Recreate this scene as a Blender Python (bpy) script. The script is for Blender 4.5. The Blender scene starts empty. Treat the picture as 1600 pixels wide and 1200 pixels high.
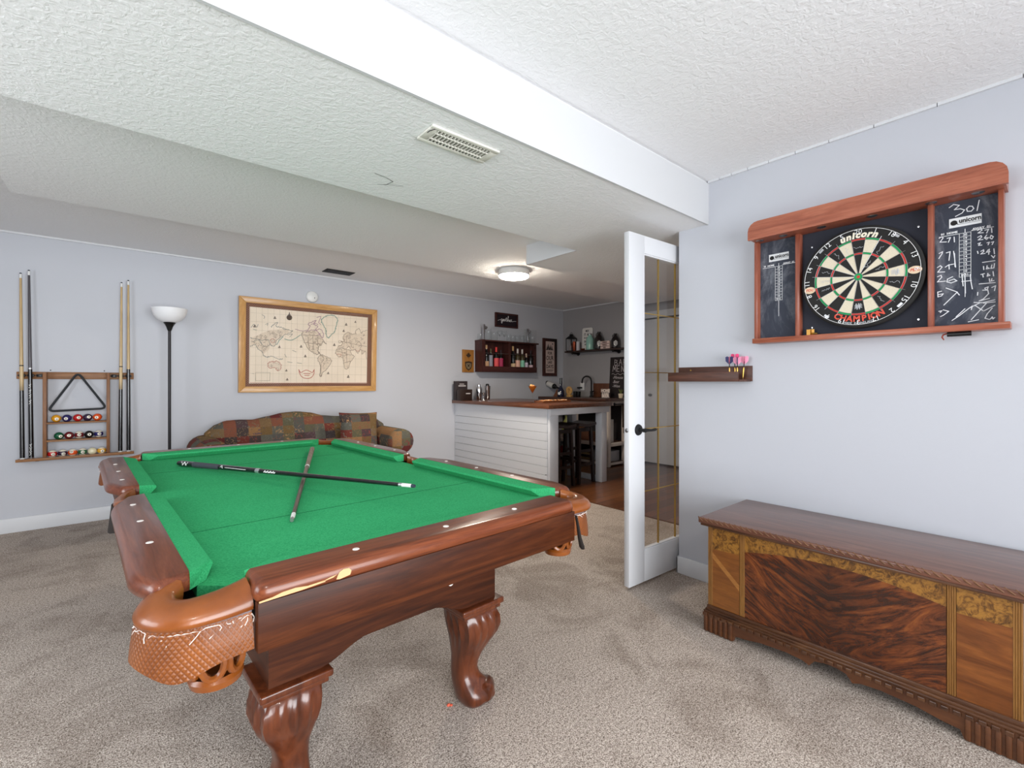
import bpy, bmesh, math, random
from mathutils import Vector, Matrix
PI = math.pi
random.seed(11)
SC = bpy.context.scene
COL = SC.collection

# ---------------------------------------------------------------- camera, world, lights, exposure
FPX, HX, HZY, EYE = 728.0, 862.0, 597.0, 1.2
YAW = math.atan2(HX, FPX)
cam_d = bpy.data.cameras.new('camera')
cam_d.sensor_width = 36.0
cam_d.lens = FPX / 1600.0 * 36.0
cam_d.shift_y = -3.0 / 1600.0
cam_d.clip_start = 0.05
cam = bpy.data.objects.new('camera', cam_d)
COL.objects.link(cam)
cam.location = (0, 0, EYE)
cam.rotation_euler = (PI / 2, 0, YAW - PI / 2)
SC.camera = cam
SC.view_settings.view_transform = 'Standard'
SC.view_settings.look = 'None'
SC.view_settings.gamma = 1.0
SC.view_settings.use_curve_mapping = False
SC.view_settings.exposure = 0.0
SC.cycles.transparent_max_bounces = 40

world = bpy.data.worlds.new('world')
SC.world = world
world.use_nodes = True
world.node_tree.nodes['Background'].inputs[0].default_value = (0.75, 0.86, 1.0, 1)
world.node_tree.nodes['Background'].inputs[1].default_value = 1.5

def area(name, loc, rot, sx, sy, watts, col, shape='RECTANGLE', spread=PI):
    d = bpy.data.lights.new(name, 'AREA')
    d.shape = shape
    d.size = sx
    if shape == 'RECTANGLE':
        d.size_y = sy
    d.energy = watts
    d.color = col
    d.spread = spread
    o = bpy.data.objects.new(name, d)
    COL.objects.link(o)
    o.location = loc
    o.rotation_euler = rot
    o.visible_camera = False
    return o

# daylight entering through the left window, the sliding door behind the camera and the ceiling lamps
area('daylight_left_window', (-2.36, 1.45, 1.45), (0, -PI / 2, 0), 1.1, 1.9, 60, (0.93, 0.97, 1.0))
area('daylight_rear_door', (0.55, -2.36, 1.15), (PI / 2, 0, 0), 2.9, 1.9, 82, (0.95, 0.98, 1.0), 'RECTANGLE', math.radians(105))
area('ceiling_lamp_light_room', (-0.35, -0.75, 2.30), (0, 0, 0), 0.27, 0.27, 18, (1.0, 0.97, 0.93), 'DISK')

# ---------------------------------------------------------------- helpers
FW = Vector((math.cos(YAW), math.sin(YAW), 0)); RT = Vector((math.sin(YAW), -math.cos(YAW), 0))
def ray(x, y):
    d = FW + RT * ((x - 800) / FPX)
    return Vector((d.x, d.y, -(y - HZY) / FPX))
def on_x(x, y, X):
    r = ray(x, y); return Vector((0, 0, EYE)) + r * (X / r.x)
def on_y(x, y, Y):
    r = ray(x, y); return Vector((0, 0, EYE)) + r * (Y / r.y)
def on_z(x, y, z):
    r = ray(x, y); return Vector((0, 0, EYE)) + r * ((z - EYE) / r.z)

def S(r, g, b, a=1.0):
    f = lambda c: (c / 255 / 12.92) if c / 255 <= 0.04045 else ((c / 255 + 0.055) / 1.055) ** 2.4
    return (f(r), f(g), f(b), a)

class Nodes:
    def __init__(s, m):
        s.nt = m.node_tree; s.b = s.nt.nodes['Principled BSDF']; s.out = s.nt.nodes['Material Output']
    def n(s, t, **kw):
        nd = s.nt.nodes.new('ShaderNode' + t)
        for k, v in kw.items():
            if k.startswith('i_'):
                key = k[2:].replace('_', ' ')
                s.put(nd.inputs[key], v)
            elif k.startswith('x'):
                s.put(nd.inputs[int(k[1:])], v)
            else:
                setattr(nd, k, v)
        return nd
    def put(s, inp, v):
        if isinstance(v, bpy.types.NodeSocket): s.nt.links.new(v, inp)
        elif isinstance(v, bpy.types.Node): s.nt.links.new(v.outputs[0], inp)
        else: inp.default_value = v
    def set(s, key, v): s.put(s.b.inputs[key], v)
    def coord(s, kind='Object', scale=(1, 1, 1), loc=(0, 0, 0), rot=(0, 0, 0)):
        tc = s.n('TexCoord'); mp = s.n('Mapping')
        s.nt.links.new(tc.outputs[kind], mp.inputs[0])
        mp.inputs[1].default_value = loc; mp.inputs[2].default_value = rot; mp.inputs[3].default_value = scale
        return mp.outputs[0]
    def noise(s, vec, scale, detail=4, rough=0.55, dist=0.0):
        nd = s.n('TexNoise', i_Scale=scale, i_Detail=detail, i_Roughness=rough, i_Distortion=dist)
        if vec is not None: s.put(nd.inputs['Vector'], vec)
        return nd.outputs['Fac'] if 'Fac' in nd.outputs else nd.outputs[0]
    def ramp(s, fac, stops, interp='LINEAR'):
        nd = s.n('ValToRGB'); cr = nd.color_ramp; cr.interpolation = interp
        while len(cr.elements) < len(stops): cr.elements.new(0.5)
        for e, (p, c) in zip(cr.elements, stops):
            e.position = p; e.color = c if len(c) == 4 else (*c, 1)
        s.put(nd.inputs[0], fac); return nd.outputs[0]
    def mix(s, fac, a, b, mode='MIX'):
        nd = s.n('MixRGB', blend_type=mode); s.put(nd.inputs[0], fac); s.put(nd.inputs[1], a); s.put(nd.inputs[2], b)
        return nd.outputs[0]
    def math(s, op, a, b=None, c=None):
        nd = s.n('Math', operation=op); s.put(nd.inputs[0], a)
        if b is not None: s.put(nd.inputs[1], b)
        if c is not None: s.put(nd.inputs[2], c)
        return nd.outputs[0]
    def bump(s, h, strength=0.3, dist=0.01):
        nd = s.n('Bump', i_Strength=strength, i_Distance=dist); s.put(nd.inputs['Height'], h)
        s.set('Normal', nd.outputs[0]); return nd

MATS = {}
def mat(name, col=(200, 200, 200), rough=0.5, metal=0.0, spec=0.5, coat=0.0, trans=0.0, ior=1.45, emit=None, estr=0.0, alpha=1.0, fn=None):
    if name in MATS: return MATS[name]
    m = bpy.data.materials.new(name); m.use_nodes = True
    N = Nodes(m)
    N.set('Base Color', S(*col)); N.set('Roughness', rough); N.set('Metallic', metal)
    N.set('Specular IOR Level', spec); N.set('Coat Weight', coat); N.set('Coat Roughness', 0.12)
    N.set('Transmission Weight', trans); N.set('IOR', ior); N.set('Alpha', alpha)
    if emit: N.set('Emission Color', S(*emit)); N.set('Emission Strength', estr)
    if fn: fn(N)
    MATS[name] = m
    return m

def wood(name, cols, axis='X', scale=1.0, stretch=14.0, rough=0.4, coat=0.0, dist=1.0, spec=0.5, bump=0.06, rot=(0, 0, 0)):
    def fn(N):
        sc = [stretch * scale] * 3; sc['XYZ'.index(axis)] = scale
        v = N.coord('Object', scale=sc, rot=rot)
        n1 = N.noise(v, 1.6, 6, 0.6, dist)
        n2 = N.noise(v, 9.0, 3, 0.6, 0.4)
        st = [(0.25 + 0.5 * i / max(1, len(cols) - 1), S(*c)) for i, c in enumerate(cols)]
        c = N.ramp(n1, st)
        c = N.mix(0.28, c, N.ramp(n2, [(0.35, (0.35, 0.35, 0.35)), (0.65, (1, 1, 1))]), 'MULTIPLY')
        N.set('Base Color', c)
        N.bump(n2, bump, 0.003)
    return mat(name, cols[0], rough, coat=coat, spec=spec, fn=fn)

ORG = {}
class MB:
    def __init__(s): s.bm = bmesh.new(); s.mi = 0
    def add(s, vs, fs, M=None, smooth=None):
        bv = [s.bm.verts.new(M @ Vector(v) if M is not None else Vector(v)) for v in vs]
        for f in fs:
            try:
                fc = s.bm.faces.new([bv[i] for i in f]); fc.material_index = s.mi
            except ValueError: pass
        return s
    def addbm(s, b, M=None):
        b.verts.index_update()
        s.add([v.co.copy() for v in b.verts], [[v.index for v in f.verts] for f in b.faces], M); b.free(); return s
    def box(s, x0, x1, y0, y1, z0, z1, bev=0.0, seg=2, M=None):
        vs = [(x, y, z) for z in (z0, z1) for y in (y0, y1) for x in (x0, x1)]
        fs = [(0, 2, 3, 1), (4, 5, 7, 6), (0, 1, 5, 4), (2, 6, 7, 3), (0, 4, 6, 2), (1, 3, 7, 5)]
        if bev <= 0: return s.add(vs, fs, M)
        b = bmesh.new(); bv = [b.verts.new(v) for v in vs]
        for f in fs: b.faces.new([bv[i] for i in f])
        bmesh.ops.bevel(b, geom=list(b.edges), offset=bev, segments=seg, profile=0.5, affect='EDGES')
        return s.addbm(b, M)
    def tube(s, pts, r, n=8, closed=False, caps=True, flat=1.0, M=None):
        pts = [Vector(p) for p in pts]; k = len(pts)
        rs = r if isinstance(r, (list, tuple)) else [r] * k
        def tan(i):
            a = pts[(i - 1) % k] if (closed or i > 0) else pts[0]
            b = pts[(i + 1) % k] if (closed or i < k - 1) else pts[-1]
            d = b - a
            return d.normalized() if d.length > 1e-9 else Vector((0, 0, 1))
        t = tan(0); up = Vector((0, 0, 1)) if abs(t.z) < 0.9 else Vector((1, 0, 0))
        u = t.cross(up).normalized(); vs = []; fs = []
        for i in range(k):
            t = tan(i); u = (u - t * u.dot(t))
            u = u.normalized() if u.length > 1e-6 else t.orthogonal().normalized()
            w = t.cross(u)
            for j in range(n):
                a = 2 * PI * j / n
                vs.append(pts[i] + u * math.cos(a) * rs[i] + w * math.sin(a) * rs[i] * flat)
        for i in range(k if closed else k - 1):
            for j in range(n):
                a = i * n + j; b = i * n + (j + 1) % n; c = ((i + 1) % k) * n + (j + 1) % n; d = ((i + 1) % k) * n + j
                fs.append((a, b, c, d))
        if caps and not closed:
            fs.append(tuple(range(n))[::-1]); fs.append(tuple((k - 1) * n + j for j in range(n)))
        return s.add(vs, fs, M)
    def cyl(s, p0, p1, r0, r1=None, n=16): return s.tube([p0, p1], [r0, r0 if r1 is None else r1], n)
    def lathe(s, prof, c=(0, 0, 0), n=24, M=None, caps=True):
        vs = []; fs = []; k = len(prof); c = Vector(c)
        if abs(prof[0][1] - prof[-1][1]) < 1e-9 and k == 2: caps = False
        for r, z in prof:
            for j in range(n):
                a = 2 * PI * j / n; vs.append(c + Vector((r * math.cos(a), r * math.sin(a), z)))
        for i in range(k - 1):
            for j in range(n):
                fs.append((i * n + j, i * n + (j + 1) % n, (i + 1) * n + (j + 1) % n, (i + 1) * n + j))
        if caps and prof[0][0] > 1e-6: fs.append(tuple(range(n))[::-1])
        if caps and prof[-1][0] > 1e-6: fs.append(tuple((k - 1) * n + j for j in range(n)))
        return s.add(vs, fs, M)
    def sphere(s, c, r, n=16, m=10, sc=(1, 1, 1), M=None):
        c = Vector(c); vs = []; fs = []
        for i in range(m + 1):
            p = PI * i / m
            for j in range(n):
                a = 2 * PI * j / n
                vs.append(c + Vector((r * sc[0] * math.sin(p) * math.cos(a), r * sc[1] * math.sin(p) * math.sin(a), r * sc[2] * math.cos(p))))
        for i in range(m):
            for j in range(n):
                fs.append((i * n + j, (i + 1) * n + j, (i + 1) * n + (j + 1) % n, i * n + (j + 1) % n))
        return s.add(vs, fs, M)
    def prism(s, poly, h0, h1, M=None, bev=0.0, seg=3, bev_edges=None):
        b = bmesh.new()
        lo = [b.verts.new((x, y, h0)) for x, y in poly]; hi = [b.verts.new((x, y, h1)) for x, y in poly]
        k = len(poly); b.faces.new(lo[::-1]); b.faces.new(hi)
        for i in range(k): b.faces.new((lo[i], lo[(i + 1) % k], hi[(i + 1) % k], hi[i]))
        if bev > 0:
            es = []
            for i in range(k):
                if bev_edges is None or i in bev_edges: es.append(b.edges.get((hi[i], hi[(i + 1) % k])))
            bmesh.ops.bevel(b, geom=es, offset=bev, segments=seg, profile=0.5, affect='EDGES')
        return s.addbm(b, M)
    def loft(s, rings, caps=True, closed=True, M=None):
        n = len(rings[0]); vs = [p for r in rings for p in r]; fs = []
        for i in range(len(rings) - 1):
            for j in range(n if closed else n - 1):
                fs.append((i * n + j, i * n + (j + 1) % n, (i + 1) * n + (j + 1) % n, (i + 1) * n + j))
        if caps and closed:
            fs.append(tuple(range(n))[::-1]); fs.append(tuple((len(rings) - 1) * n + j for j in range(n)))
        return s.add(vs, fs, M)
    def grid(s, fn, nu, nv, thick=0.0, M=None):
        P = [[Vector(fn(i / nu, j / nv)) for j in range(nv + 1)] for i in range(nu + 1)]
        vs = [p for r in P for p in r]; w = nv + 1; fs = [(i * w + j, (i + 1) * w + j, (i + 1) * w + j + 1, i * w + j + 1) for i in range(nu) for j in range(nv)]
        if thick:
            k = len(vs); off = []
            for i in range(nu + 1):
                for j in range(nv + 1):
                    du = P[min(i + 1, nu)][j] - P[max(i - 1, 0)][j]; dv = P[i][min(j + 1, nv)] - P[i][max(j - 1, 0)]
                    nn = du.cross(dv); nn = nn.normalized() if nn.length > 1e-12 else Vector((0, 0, 1))
                    off.append(P[i][j] - nn * thick)
            vs += off; fs += [tuple(k + q for q in f[::-1]) for f in fs]
            rim = [(i * w, (i + 1) * w) for i in range(nu)] + [(nu * w + j, nu * w + j + 1) for j in range(nv)] + \
                  [((i + 1) * w + nv, i * w + nv) for i in range(nu)] + [(j + 1, j) for j in range(nv)]
            fs += [(b, a, a + k, b + k) for a, b in rim]
        return s.add(vs, fs, M)
    def ribbon(s, pts, w, M, z=0.0):
        for i, (a, b) in enumerate(zip(pts[:-1], pts[1:])):
            a = Vector(a); b = Vector(b); d = (b - a)
            if d.length < 1e-7: continue
            d.normalize(); e = Vector((-d.y, d.x)) * w / 2; a = a - d * w * 0.45; b = b + d * w * 0.45; q = z + (i % 4) * 0.00012
            s.add([(*(a + e), q), (*(a - e), q), (*(b - e), q), (*(b + e), q)], [(0, 1, 2, 3)], M)
        return s
    def strip3(s, pts, w, up):
        up = Vector(up)
        for i, (a, b) in enumerate(zip(pts[:-1], pts[1:])):
            a = Vector(a); b = Vector(b); d = (b - a)
            if d.length < 1e-7: continue
            d.normalize(); e = up.cross(d) * w / 2; a = a - d * w * 0.45; b = b + d * w * 0.45; lift = up * ((i % 4) * 0.00012); a += lift; b += lift
            s.add([a + e, a - e, b - e, b + e], [(0, 1, 2, 3)])
        return s
    def text(s, body, size, M, bold=0.0, shear=0.0, ext=0.0, sx=1.0, ax='CENTER'):
        cu = bpy.data.curves.new('lettering', 'FONT'); cu.body = body; cu.size = size; cu.align_x = ax; cu.align_y = 'CENTER'
        cu.offset = bold; cu.shear = shear; cu.extrude = ext; cu.resolution_u = 2; cu.fill_mode = 'BOTH' if ext else 'FRONT'
        o = bpy.data.objects.new('lettering', cu)
        me = bpy.data.meshes.new_from_object(o)
        s.add([v.co.copy() for v in me.vertices], [tuple(p.vertices) for p in me.polygons], M @ Matrix.Diagonal((sx, 1, 1, 1)))
        bpy.data.objects.remove(o); bpy.data.curves.remove(cu); bpy.data.meshes.remove(me)
        return s
    def build(s, name, mats, parent=None, ang=38, loc=None):
        b = s.bm
        bmesh.ops.remove_doubles(b, verts=list(b.verts), dist=1e-6)
        if parent is not None: org = ORG.get(parent.name, Vector((0, 0, 0)))
        else:
            if loc is None:
                xs = [v.co for v in b.verts]
                loc = ((min(v.x for v in xs) + max(v.x for v in xs)) / 2, (min(v.y for v in xs) + max(v.y for v in xs)) / 2, min(v.z for v in xs))
            org = Vector(loc)
        for v in b.verts: v.co -= org
        bmesh.ops.recalc_face_normals(b, faces=list(b.faces))
        me = bpy.data.meshes.new(name); b.to_mesh(me); b.free()
        for m in (mats if isinstance(mats, (list, tuple)) else [mats]): me.materials.append(m)
        if ang:
            me.shade_smooth(); me.set_sharp_from_angle(angle=math.radians(ang))
        o = bpy.data.objects.new(name, me); COL.objects.link(o)
        if parent is not None: o.parent = parent; ORG[o.name] = org.copy()
        else: o.location = org; ORG[o.name] = org.copy()
        return o

def tag(o, label, cat, group=None):
    o['label'] = label; o['category'] = cat
    if group: o['group'] = group
    return o
def thing(name, label, cat, loc=(0, 0, 0), rz=0.0, group=None, local=False):
    o = bpy.data.objects.new(name, None); COL.objects.link(o); o.empty_display_size = 0.1
    o.location = loc; o.rotation_euler = (0, 0, rz)
    ORG[o.name] = Vector((0, 0, 0)) if (local or rz) else Vector(loc)
    return tag(o, label, cat, group)
def struct(name, mb, m, parent=None, ang=30):
    o = mb.build(name, m, parent, ang, loc=None)
    o['kind'] = 'structure'
    return o
def dup(root, loc, rz, label, group=None):
    r = root.copy(); COL.objects.link(r); r.location = loc; r.rotation_euler = (0, 0, rz); r['label'] = label
    if group: r['group'] = group
    for ch in list(root.children):
        c = ch.copy(); COL.objects.link(c); c.parent = r
        for g in list(ch.children):
            d = g.copy(); COL.objects.link(d); d.parent = c
    return r
def frame(o, x, y, z=None):
    """matrix with local x, y in the given directions at o"""
    x = Vector(x).normalized(); y = Vector(y).normalized(); z = x.cross(y)
    m = Matrix((x, y, z)).transposed().to_4x4(); m.translation = Vector(o); return m
def wall_x(X, Y, Z): return frame((X, Y, Z), (0, -1, 0), (0, 0, 1))     # a face looking towards -X
def wall_y(X, Y, Z): return frame((X, Y, Z), (1, 0, 0), (0, 0, 1))      # a face looking towards -Y
def arc(c, r, a0, a1, n, f):
    return [f(c[0] + r * math.cos(a0 + (a1 - a0) * i / n), c[1] + r * math.sin(a0 + (a1 - a0) * i / n)) for i in range(n + 1)]
def smooth_path(pts, n=6, closed=False):
    pts = [Vector(p) for p in pts]; k = len(pts); out = []
    for i in range(k if closed else k - 1):
        p0 = pts[(i - 1) % k] if (closed or i > 0) else pts[i]; p1 = pts[i]; p2 = pts[(i + 1) % k]
        p3 = pts[(i + 2) % k] if (closed or i + 2 < k) else p2
        for j in range(n):
            t = j / n
            out.append(0.5 * ((2 * p1) + (p2 - p0) * t + (2 * p0 - 5 * p1 + 4 * p2 - p3) * t * t + (3 * p1 - p0 - 3 * p2 + p3) * t ** 3))
    if not closed: out.append(pts[-1])
    return out
# ---------------------------------------------------------------- materials of the room
def paint(name, col, rough=0.55, b=0.05, scale=90):
    def fn(N):
        v = N.coord('Object'); N.bump(N.noise(v, scale, 3), b, 0.004)
    return mat(name, col, rough, fn=fn)
def f_ceiling(N):
    v = N.coord('Object')
    h = N.math('ADD', N.math('MULTIPLY', N.noise(v, 85, 5, 0.65), 0.7), N.math('MULTIPLY', N.ramp(N.noise(v, 42, 3, 0.5, 0.8), [(0.42, (0, 0, 0)), (0.6, (1, 1, 1))]), 0.5))
    N.bump(h, 0.30, 0.006)
def f_carpet(N):
    v = N.coord('Object')
    a = N.noise(v, 230, 2, 0.6, 0.4); b = N.noise(v, 90, 3, 0.6); c = N.noise(v, 3.2, 4, 0.6, 0.6)
    m = N.math('ADD', N.math('MULTIPLY', a, 0.72), N.math('MULTIPLY', b, 0.28))
    col = N.ramp(m, [(0.34, S(88, 77, 69)), (0.45, S(154, 140, 129)), (0.54, S(204, 191, 180)), (0.66, S(236, 226, 216))])
    col = N.mix(0.55, col, N.ramp(c, [(0.36, (0.52, 0.48, 0.45)), (0.54, (1, 1, 1))]), 'MULTIPLY')
    N.set('Base Color', col); N.bump(m, 0.7, 0.01)
def f_plank(N):
    v = N.coord('Object', scale=(1, 1, 1))
    br = N.n('TexBrick', i_Scale=1.0, i_Mortar_Size=0.004, i_Brick_Width=1.1, i_Row_Height=0.125, i_Bias=0.0)
    br.offset = 0.37; N.put(br.inputs['Vector'], v)
    br.inputs['Color1'].default_value = S(94, 52, 28); br.inputs['Color2'].default_value = S(134, 82, 46); br.inputs['Mortar'].default_value = S(48, 26, 14)
    g = N.noise(N.coord('Object', scale=(1.6, 22, 1)), 2.2, 6, 0.65, 0.8)
    N.set('Base Color', N.mix(0.55, br.outputs[0], N.ramp(g, [(0.3, (0.42, 0.36, 0.32)), (0.7, (1, 1, 1))]), 'MULTIPLY'))
M_WALL = paint('wall_paint', (196, 198, 205))
M_WALLD = paint('bar_feature_paint', (158, 155, 156))
M_WHITE = paint('white_trim_paint', (218, 219, 222), 0.4, 0.02)
M_CEIL = mat('ceiling_stipple', (240, 240, 241), 0.9, fn=f_ceiling)
M_CARPET = mat('carpet_pile', (150, 135, 122), 0.95, spec=0.1, fn=f_carpet)
M_PLANK = mat('plank_floor', (110, 62, 34), 0.28, coat=0.15, fn=f_plank)
M_BLACK = mat('black_plastic', (18, 18, 19), 0.35)
M_CHROME = mat('polished_steel', (215, 215, 218), 0.12, 1.0)
M_STEEL = mat('brushed_steel', (170, 170, 172), 0.35, 1.0)
M_BRASS = mat('brass', (196, 160, 84), 0.3, 1.0)
M_IRON = mat('black_iron', (24, 23, 23), 0.5, 0.3)
def f_pane(ior, tint=(1, 1, 1)):
    def fn(N):
        fr = N.n('Fresnel', i_IOR=ior); ge = N.n('NewGeometry'); fr = N.math('MULTIPLY', fr.outputs[0], N.math('SUBTRACT', 1.0, ge.outputs['Backfacing'])); tr = N.n('BsdfTransparent'); tr.inputs[0].default_value = (*tint, 1); gl = N.n('BsdfGlossy'); gl.inputs['Roughness'].default_value = 0.02
        mx = N.n('MixShader'); N.put(mx.inputs[0], fr); N.put(mx.inputs[1], tr); N.put(mx.inputs[2], gl)
        N.nt.links.new(mx.outputs[0], N.out.inputs[0])
    return fn
M_GLASS = mat('clear_glass', (245, 250, 250), 0.02, fn=f_pane(1.5, (.985, .99, .99)))
M_WTXT = mat('white_lettering', (236, 236, 234), 0.7)
M_BTXT = mat('black_lettering', (24, 22, 22), 0.7)

# ---------------------------------------------------------------- room shell
XL, XR, YB, YF, XS, ZC = -2.4, 2.70, 5.41, -2.4, 5.69, 2.40
YE = 1.565            # where the right wall ends
ZB, ZA = 2.146, 2.30  # undersides of the two dropped ceilings
XW = 3.60             # carpet meets plank floor
struct('floor', MB().box(XL - .2, XW, YF - .2, YB + .2, -0.1, 0.0), M_CARPET, ang=0)
struct('floor_bar', MB().box(XW, 6.3, YE - .2, YB + .2, -0.1, -0.002), M_PLANK, ang=0)
struct('trim_1', MB().box(XW - .012, XW + .012, YE, 3.575, -0.002, 0.006, 0.002), wood('floor_strip_wood', [(84, 50, 30), (110, 68, 42)], 'Y'))
struct('ceiling', MB().box(XL - .2, 6.3, YF - .2, YB + .2, ZC, ZC + .1), M_CEIL, ang=0)
struct('wall_back', MB().box(XL - .2, 6.3, YB, YB + .15, 0, ZC), M_WALL, ang=0)
struct('wall_right', MB().box(XR, 3.2, YF, YE, 0, ZC), M_WALL, ang=0)
struct('wall_return', MB().box(3.2, 6.3, YE - .15, YE, 0, ZC), M_WALL, ang=0)
struct('wall_sink', MB().box(XS, 6.15, 4.08, YB, 0, ZC), M_WALLD, ang=0)
m = MB()                                            # wall with the closet doorway, further back than the sink wall
m.box(5.98, 6.15, YE, 2.62, 0, ZC).box(5.98, 6.15, 2.62, 4.08, 2.14, ZC)
m.box(6.10, 6.15, 2.62, 4.08, 0, 2.14)
struct('wall_closet', m, M_WALLD, ang=0)
m = MB()                                            # left wall with a window opening
m.box(XL - .15, XL, YF, 0.40, 0, ZC).box(XL - .15, XL, 2.5, YB, 0, ZC).box(XL - .15, XL, 0.4, 2.5, 0, 0.85).box(XL - .15, XL, 0.4, 2.5, 2.05, ZC)
struct('wall_left', m, M_WALL, ang=0)
m = MB()                                            # rear wall with a sliding door opening
m.box(XL, -1.0, YF - .15, YF, 0, ZC).box(2.1, XR, YF - .15, YF, 0, ZC).box(-1.0, 2.1, YF - .15, YF, 2.12, ZC)
struct('wall_rear', m, M_WALL, ang=0)
m = MB()
for y0, y1, z0, z1 in ((.4, 2.5, .85, .91), (.4, 2.5, 1.99, 2.05), (.4, .46, .91, 1.99), (2.44, 2.5, .91, 1.99), (1.42, 1.48, .91, 1.99)):
    m.box(XL - .11, XL - .06, y0, y1, z0, z1)
struct('window_1', m, M_WHITE, ang=0)
m = MB()
for x0, x1, z0, z1 in ((-1, 2.1, 0, .06), (-1, 2.1, 2.06, 2.12), (-1, -.94, .06, 2.06), (2.04, 2.1, .06, 2.06), (.52, .58, .06, 2.06)):
    m.box(x0, x1, YF - .11, YF - .06, z0, z1)
struct('door_1', m, M_WHITE, ang=0)

# dropped ceilings: a beam with a white face, a box beside the lamp, and a higher soffit behind
m = MB(); m.box(XL, 2.52, 1.383, 2.26, ZB, ZC).box(2.52, XS, 1.383, 2.79, ZB, ZC)
sof = struct('ceiling_beam', m, M_CEIL, ang=0)
struct('trim_2', MB().box(XL, XR, 1.371, 1.383, ZB - .004, ZC - .012), paint('beam_white_dimmed', (204, 205, 207), 0.6, 0.02), ang=0)  # same white as the trim, darkened here to offset strong light on the beam
struct('trim_3', MB().box(2.508, 2.52, 2.26, 2.79, ZB - .002, ZA), M_WHITE, ang=0)
struct('ceiling_soffit', MB().box(-.48, XS, 2.26, 3.93, ZA, ZC), M_CEIL, ang=0)
m = MB().strip3([on_z(586, 271, ZB - .0015), on_z(604, 278, ZB - .0015), on_z(614, 284, ZB - .0015)], .0035, (0, 0, 1))
m.strip3([on_z(590, 288, ZB - .0015), on_z(603, 289, ZB - .0015), on_z(614, 284, ZB - .0015)], .003, (0, 0, 1)).strip3([on_z(600, 288, ZB - .0015), on_z(630, 291, ZB - .0015)], .0025, (0, 0, 1))
m.build('crack', mat('crack_grey', (96, 94, 92), 0.9), sof)  # thin grey strips drawn as a hairline crack
# strips where walls meet ceiling, and baseboards
struct('trim_4', MB().box(XL, XS, YB - .014, YB, ZC - .014, ZC), M_WHITE, ang=0)
m = MB()
ys = [YF] + [1.371 - d for d in (1.27, 1.02, .80, .62, .47, .34, .23, .14, .07)] + [1.371]
for a, b in zip(ys[:-1], ys[1:]): m.box(XR - .013, XR, a + .0015, b - .0015, ZC - .013, ZC)
struct('trim_5', m, M_WHITE, ang=0)
struct('trim_6', MB().box(XS - .013, XS, 4.08, YB - .014, ZC - .013, ZC), M_WHITE, ang=0)
struct('baseboard_back', MB().box(XL, 3.52, YB - .014, YB, 0, .115, .003), M_WHITE)
struct('baseboard_right', MB().box(XR - .014, XR, YF, YE + .012, 0, .105, .003).box(XR - .014, 3.0, YE, YE + .012, 0, .105, .003), M_WHITE)

# closet doors beyond the glass door
m = MB().box(5.985, 6.02, 3.42, 4.08, .02, 2.12, .003)
cd = struct('door_2', m, M_WHITE)
MB().lathe([(0, .05), (.016, .048), (.022, .036), (.016, .02), (.009, .014), (.009, 0), (.018, 0)], n=14, M=frame(tuple(on_x(1017, 617, 5.985)), (0, 1, 0), (0, 0, 1)) @ Matrix.Rotation(PI, 4, 'X')).build('knob', M_STEEL, cd)
struct('door_3', MB().box(6.03, 6.065, 2.62, 3.46, .02, 2.12, .003), M_WHITE)
m = MB().box(5.955, 5.98, 2.55, 4.08, 2.14, 2.235).box(5.955, 5.98, 2.55, 2.63, 0, 2.14)
struct('trim_7', m, M_WHITE, ang=0)

# ---------------------------------------------------------------- glazed door standing open at the end of the right wall
t = thing('french_door', 'open white door with clear glass divided by brass strips, at the end of the dartboard wall', 'door', (2.243, 1.612, 0.015), math.radians(-2.2))
DW, DH, DT = .80, 2.055, .036
fr = MB().box(0, .145, 0, DT, 0, DH, .002).box(DW - .145, DW, 0, DT, 0, DH, .002).box(.145, DW - .145, 0, DT, 0, .185, .002).box(.145, DW - .145, 0, DT, 1.95, DH, .002)
dfr = fr.build('door_frame', M_WHITE, t)
MB().box(.148, DW - .148, DT / 2 - .003, DT / 2 + .003, .188, 1.947).build('glass_pane', mat('door_glass', (235, 240, 238), 0.01, fn=f_pane(1.5, (.93, .92, .91))), t)
zs = [.545 - .015, .905, 1.243, 1.598]
m = MB()
for x in (.305, .487):
    m.box(x - .003, x + .003, DT / 2 - .005, DT / 2 + .005, .188, 1.947)
for z in zs:
    m.box(.148, DW - .148, DT / 2 - .0045, DT / 2 + .0045, z - .0024, z + .0024)
m.build('brass_strips', M_BRASS, t)
m = MB()
for a in ((.145, .153, .185, 1.95), (DW - .153, DW - .145, .185, 1.95), (.153, DW - .153, .185, .193), (.153, DW - .153, 1.942, 1.95)):
    m.box(a[0], a[1], .006, DT - .006, a[2], a[3])
m.build('glazing_bead', M_WHITE, t)
hz = .905
Mh = frame((.085, 0, hz), (1, 0, 0), (0, 0, 1))
h = MB().lathe([(0, .012), (.02, .012), (.03, .008), (.034, .0), (.034, -.001)], n=24, M=Mh).lathe([(.012, .01), (.010, .035), (.013, .05), (0, .052)], n=14, M=Mh)
h.tube([(.075, -.044, hz), (.10, -.046, hz + .001), (.125, -.047, hz - .001), (.15, -.046, hz - .003), (.185, -.044, hz - .001), (.2, -.043, hz)], [.011, .010, .008, .007, .009, .006], 10)
h.build('lever_handle', M_IRON, t)
MB().lathe([(0, .003), (.008, .003), (.012, .001), (.013, 0)], n=16, M=frame((0, DT / 2, hz), (0, -1, 0), (0, 0, 1))).build('latch_plate', M_STEEL, t)
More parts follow.
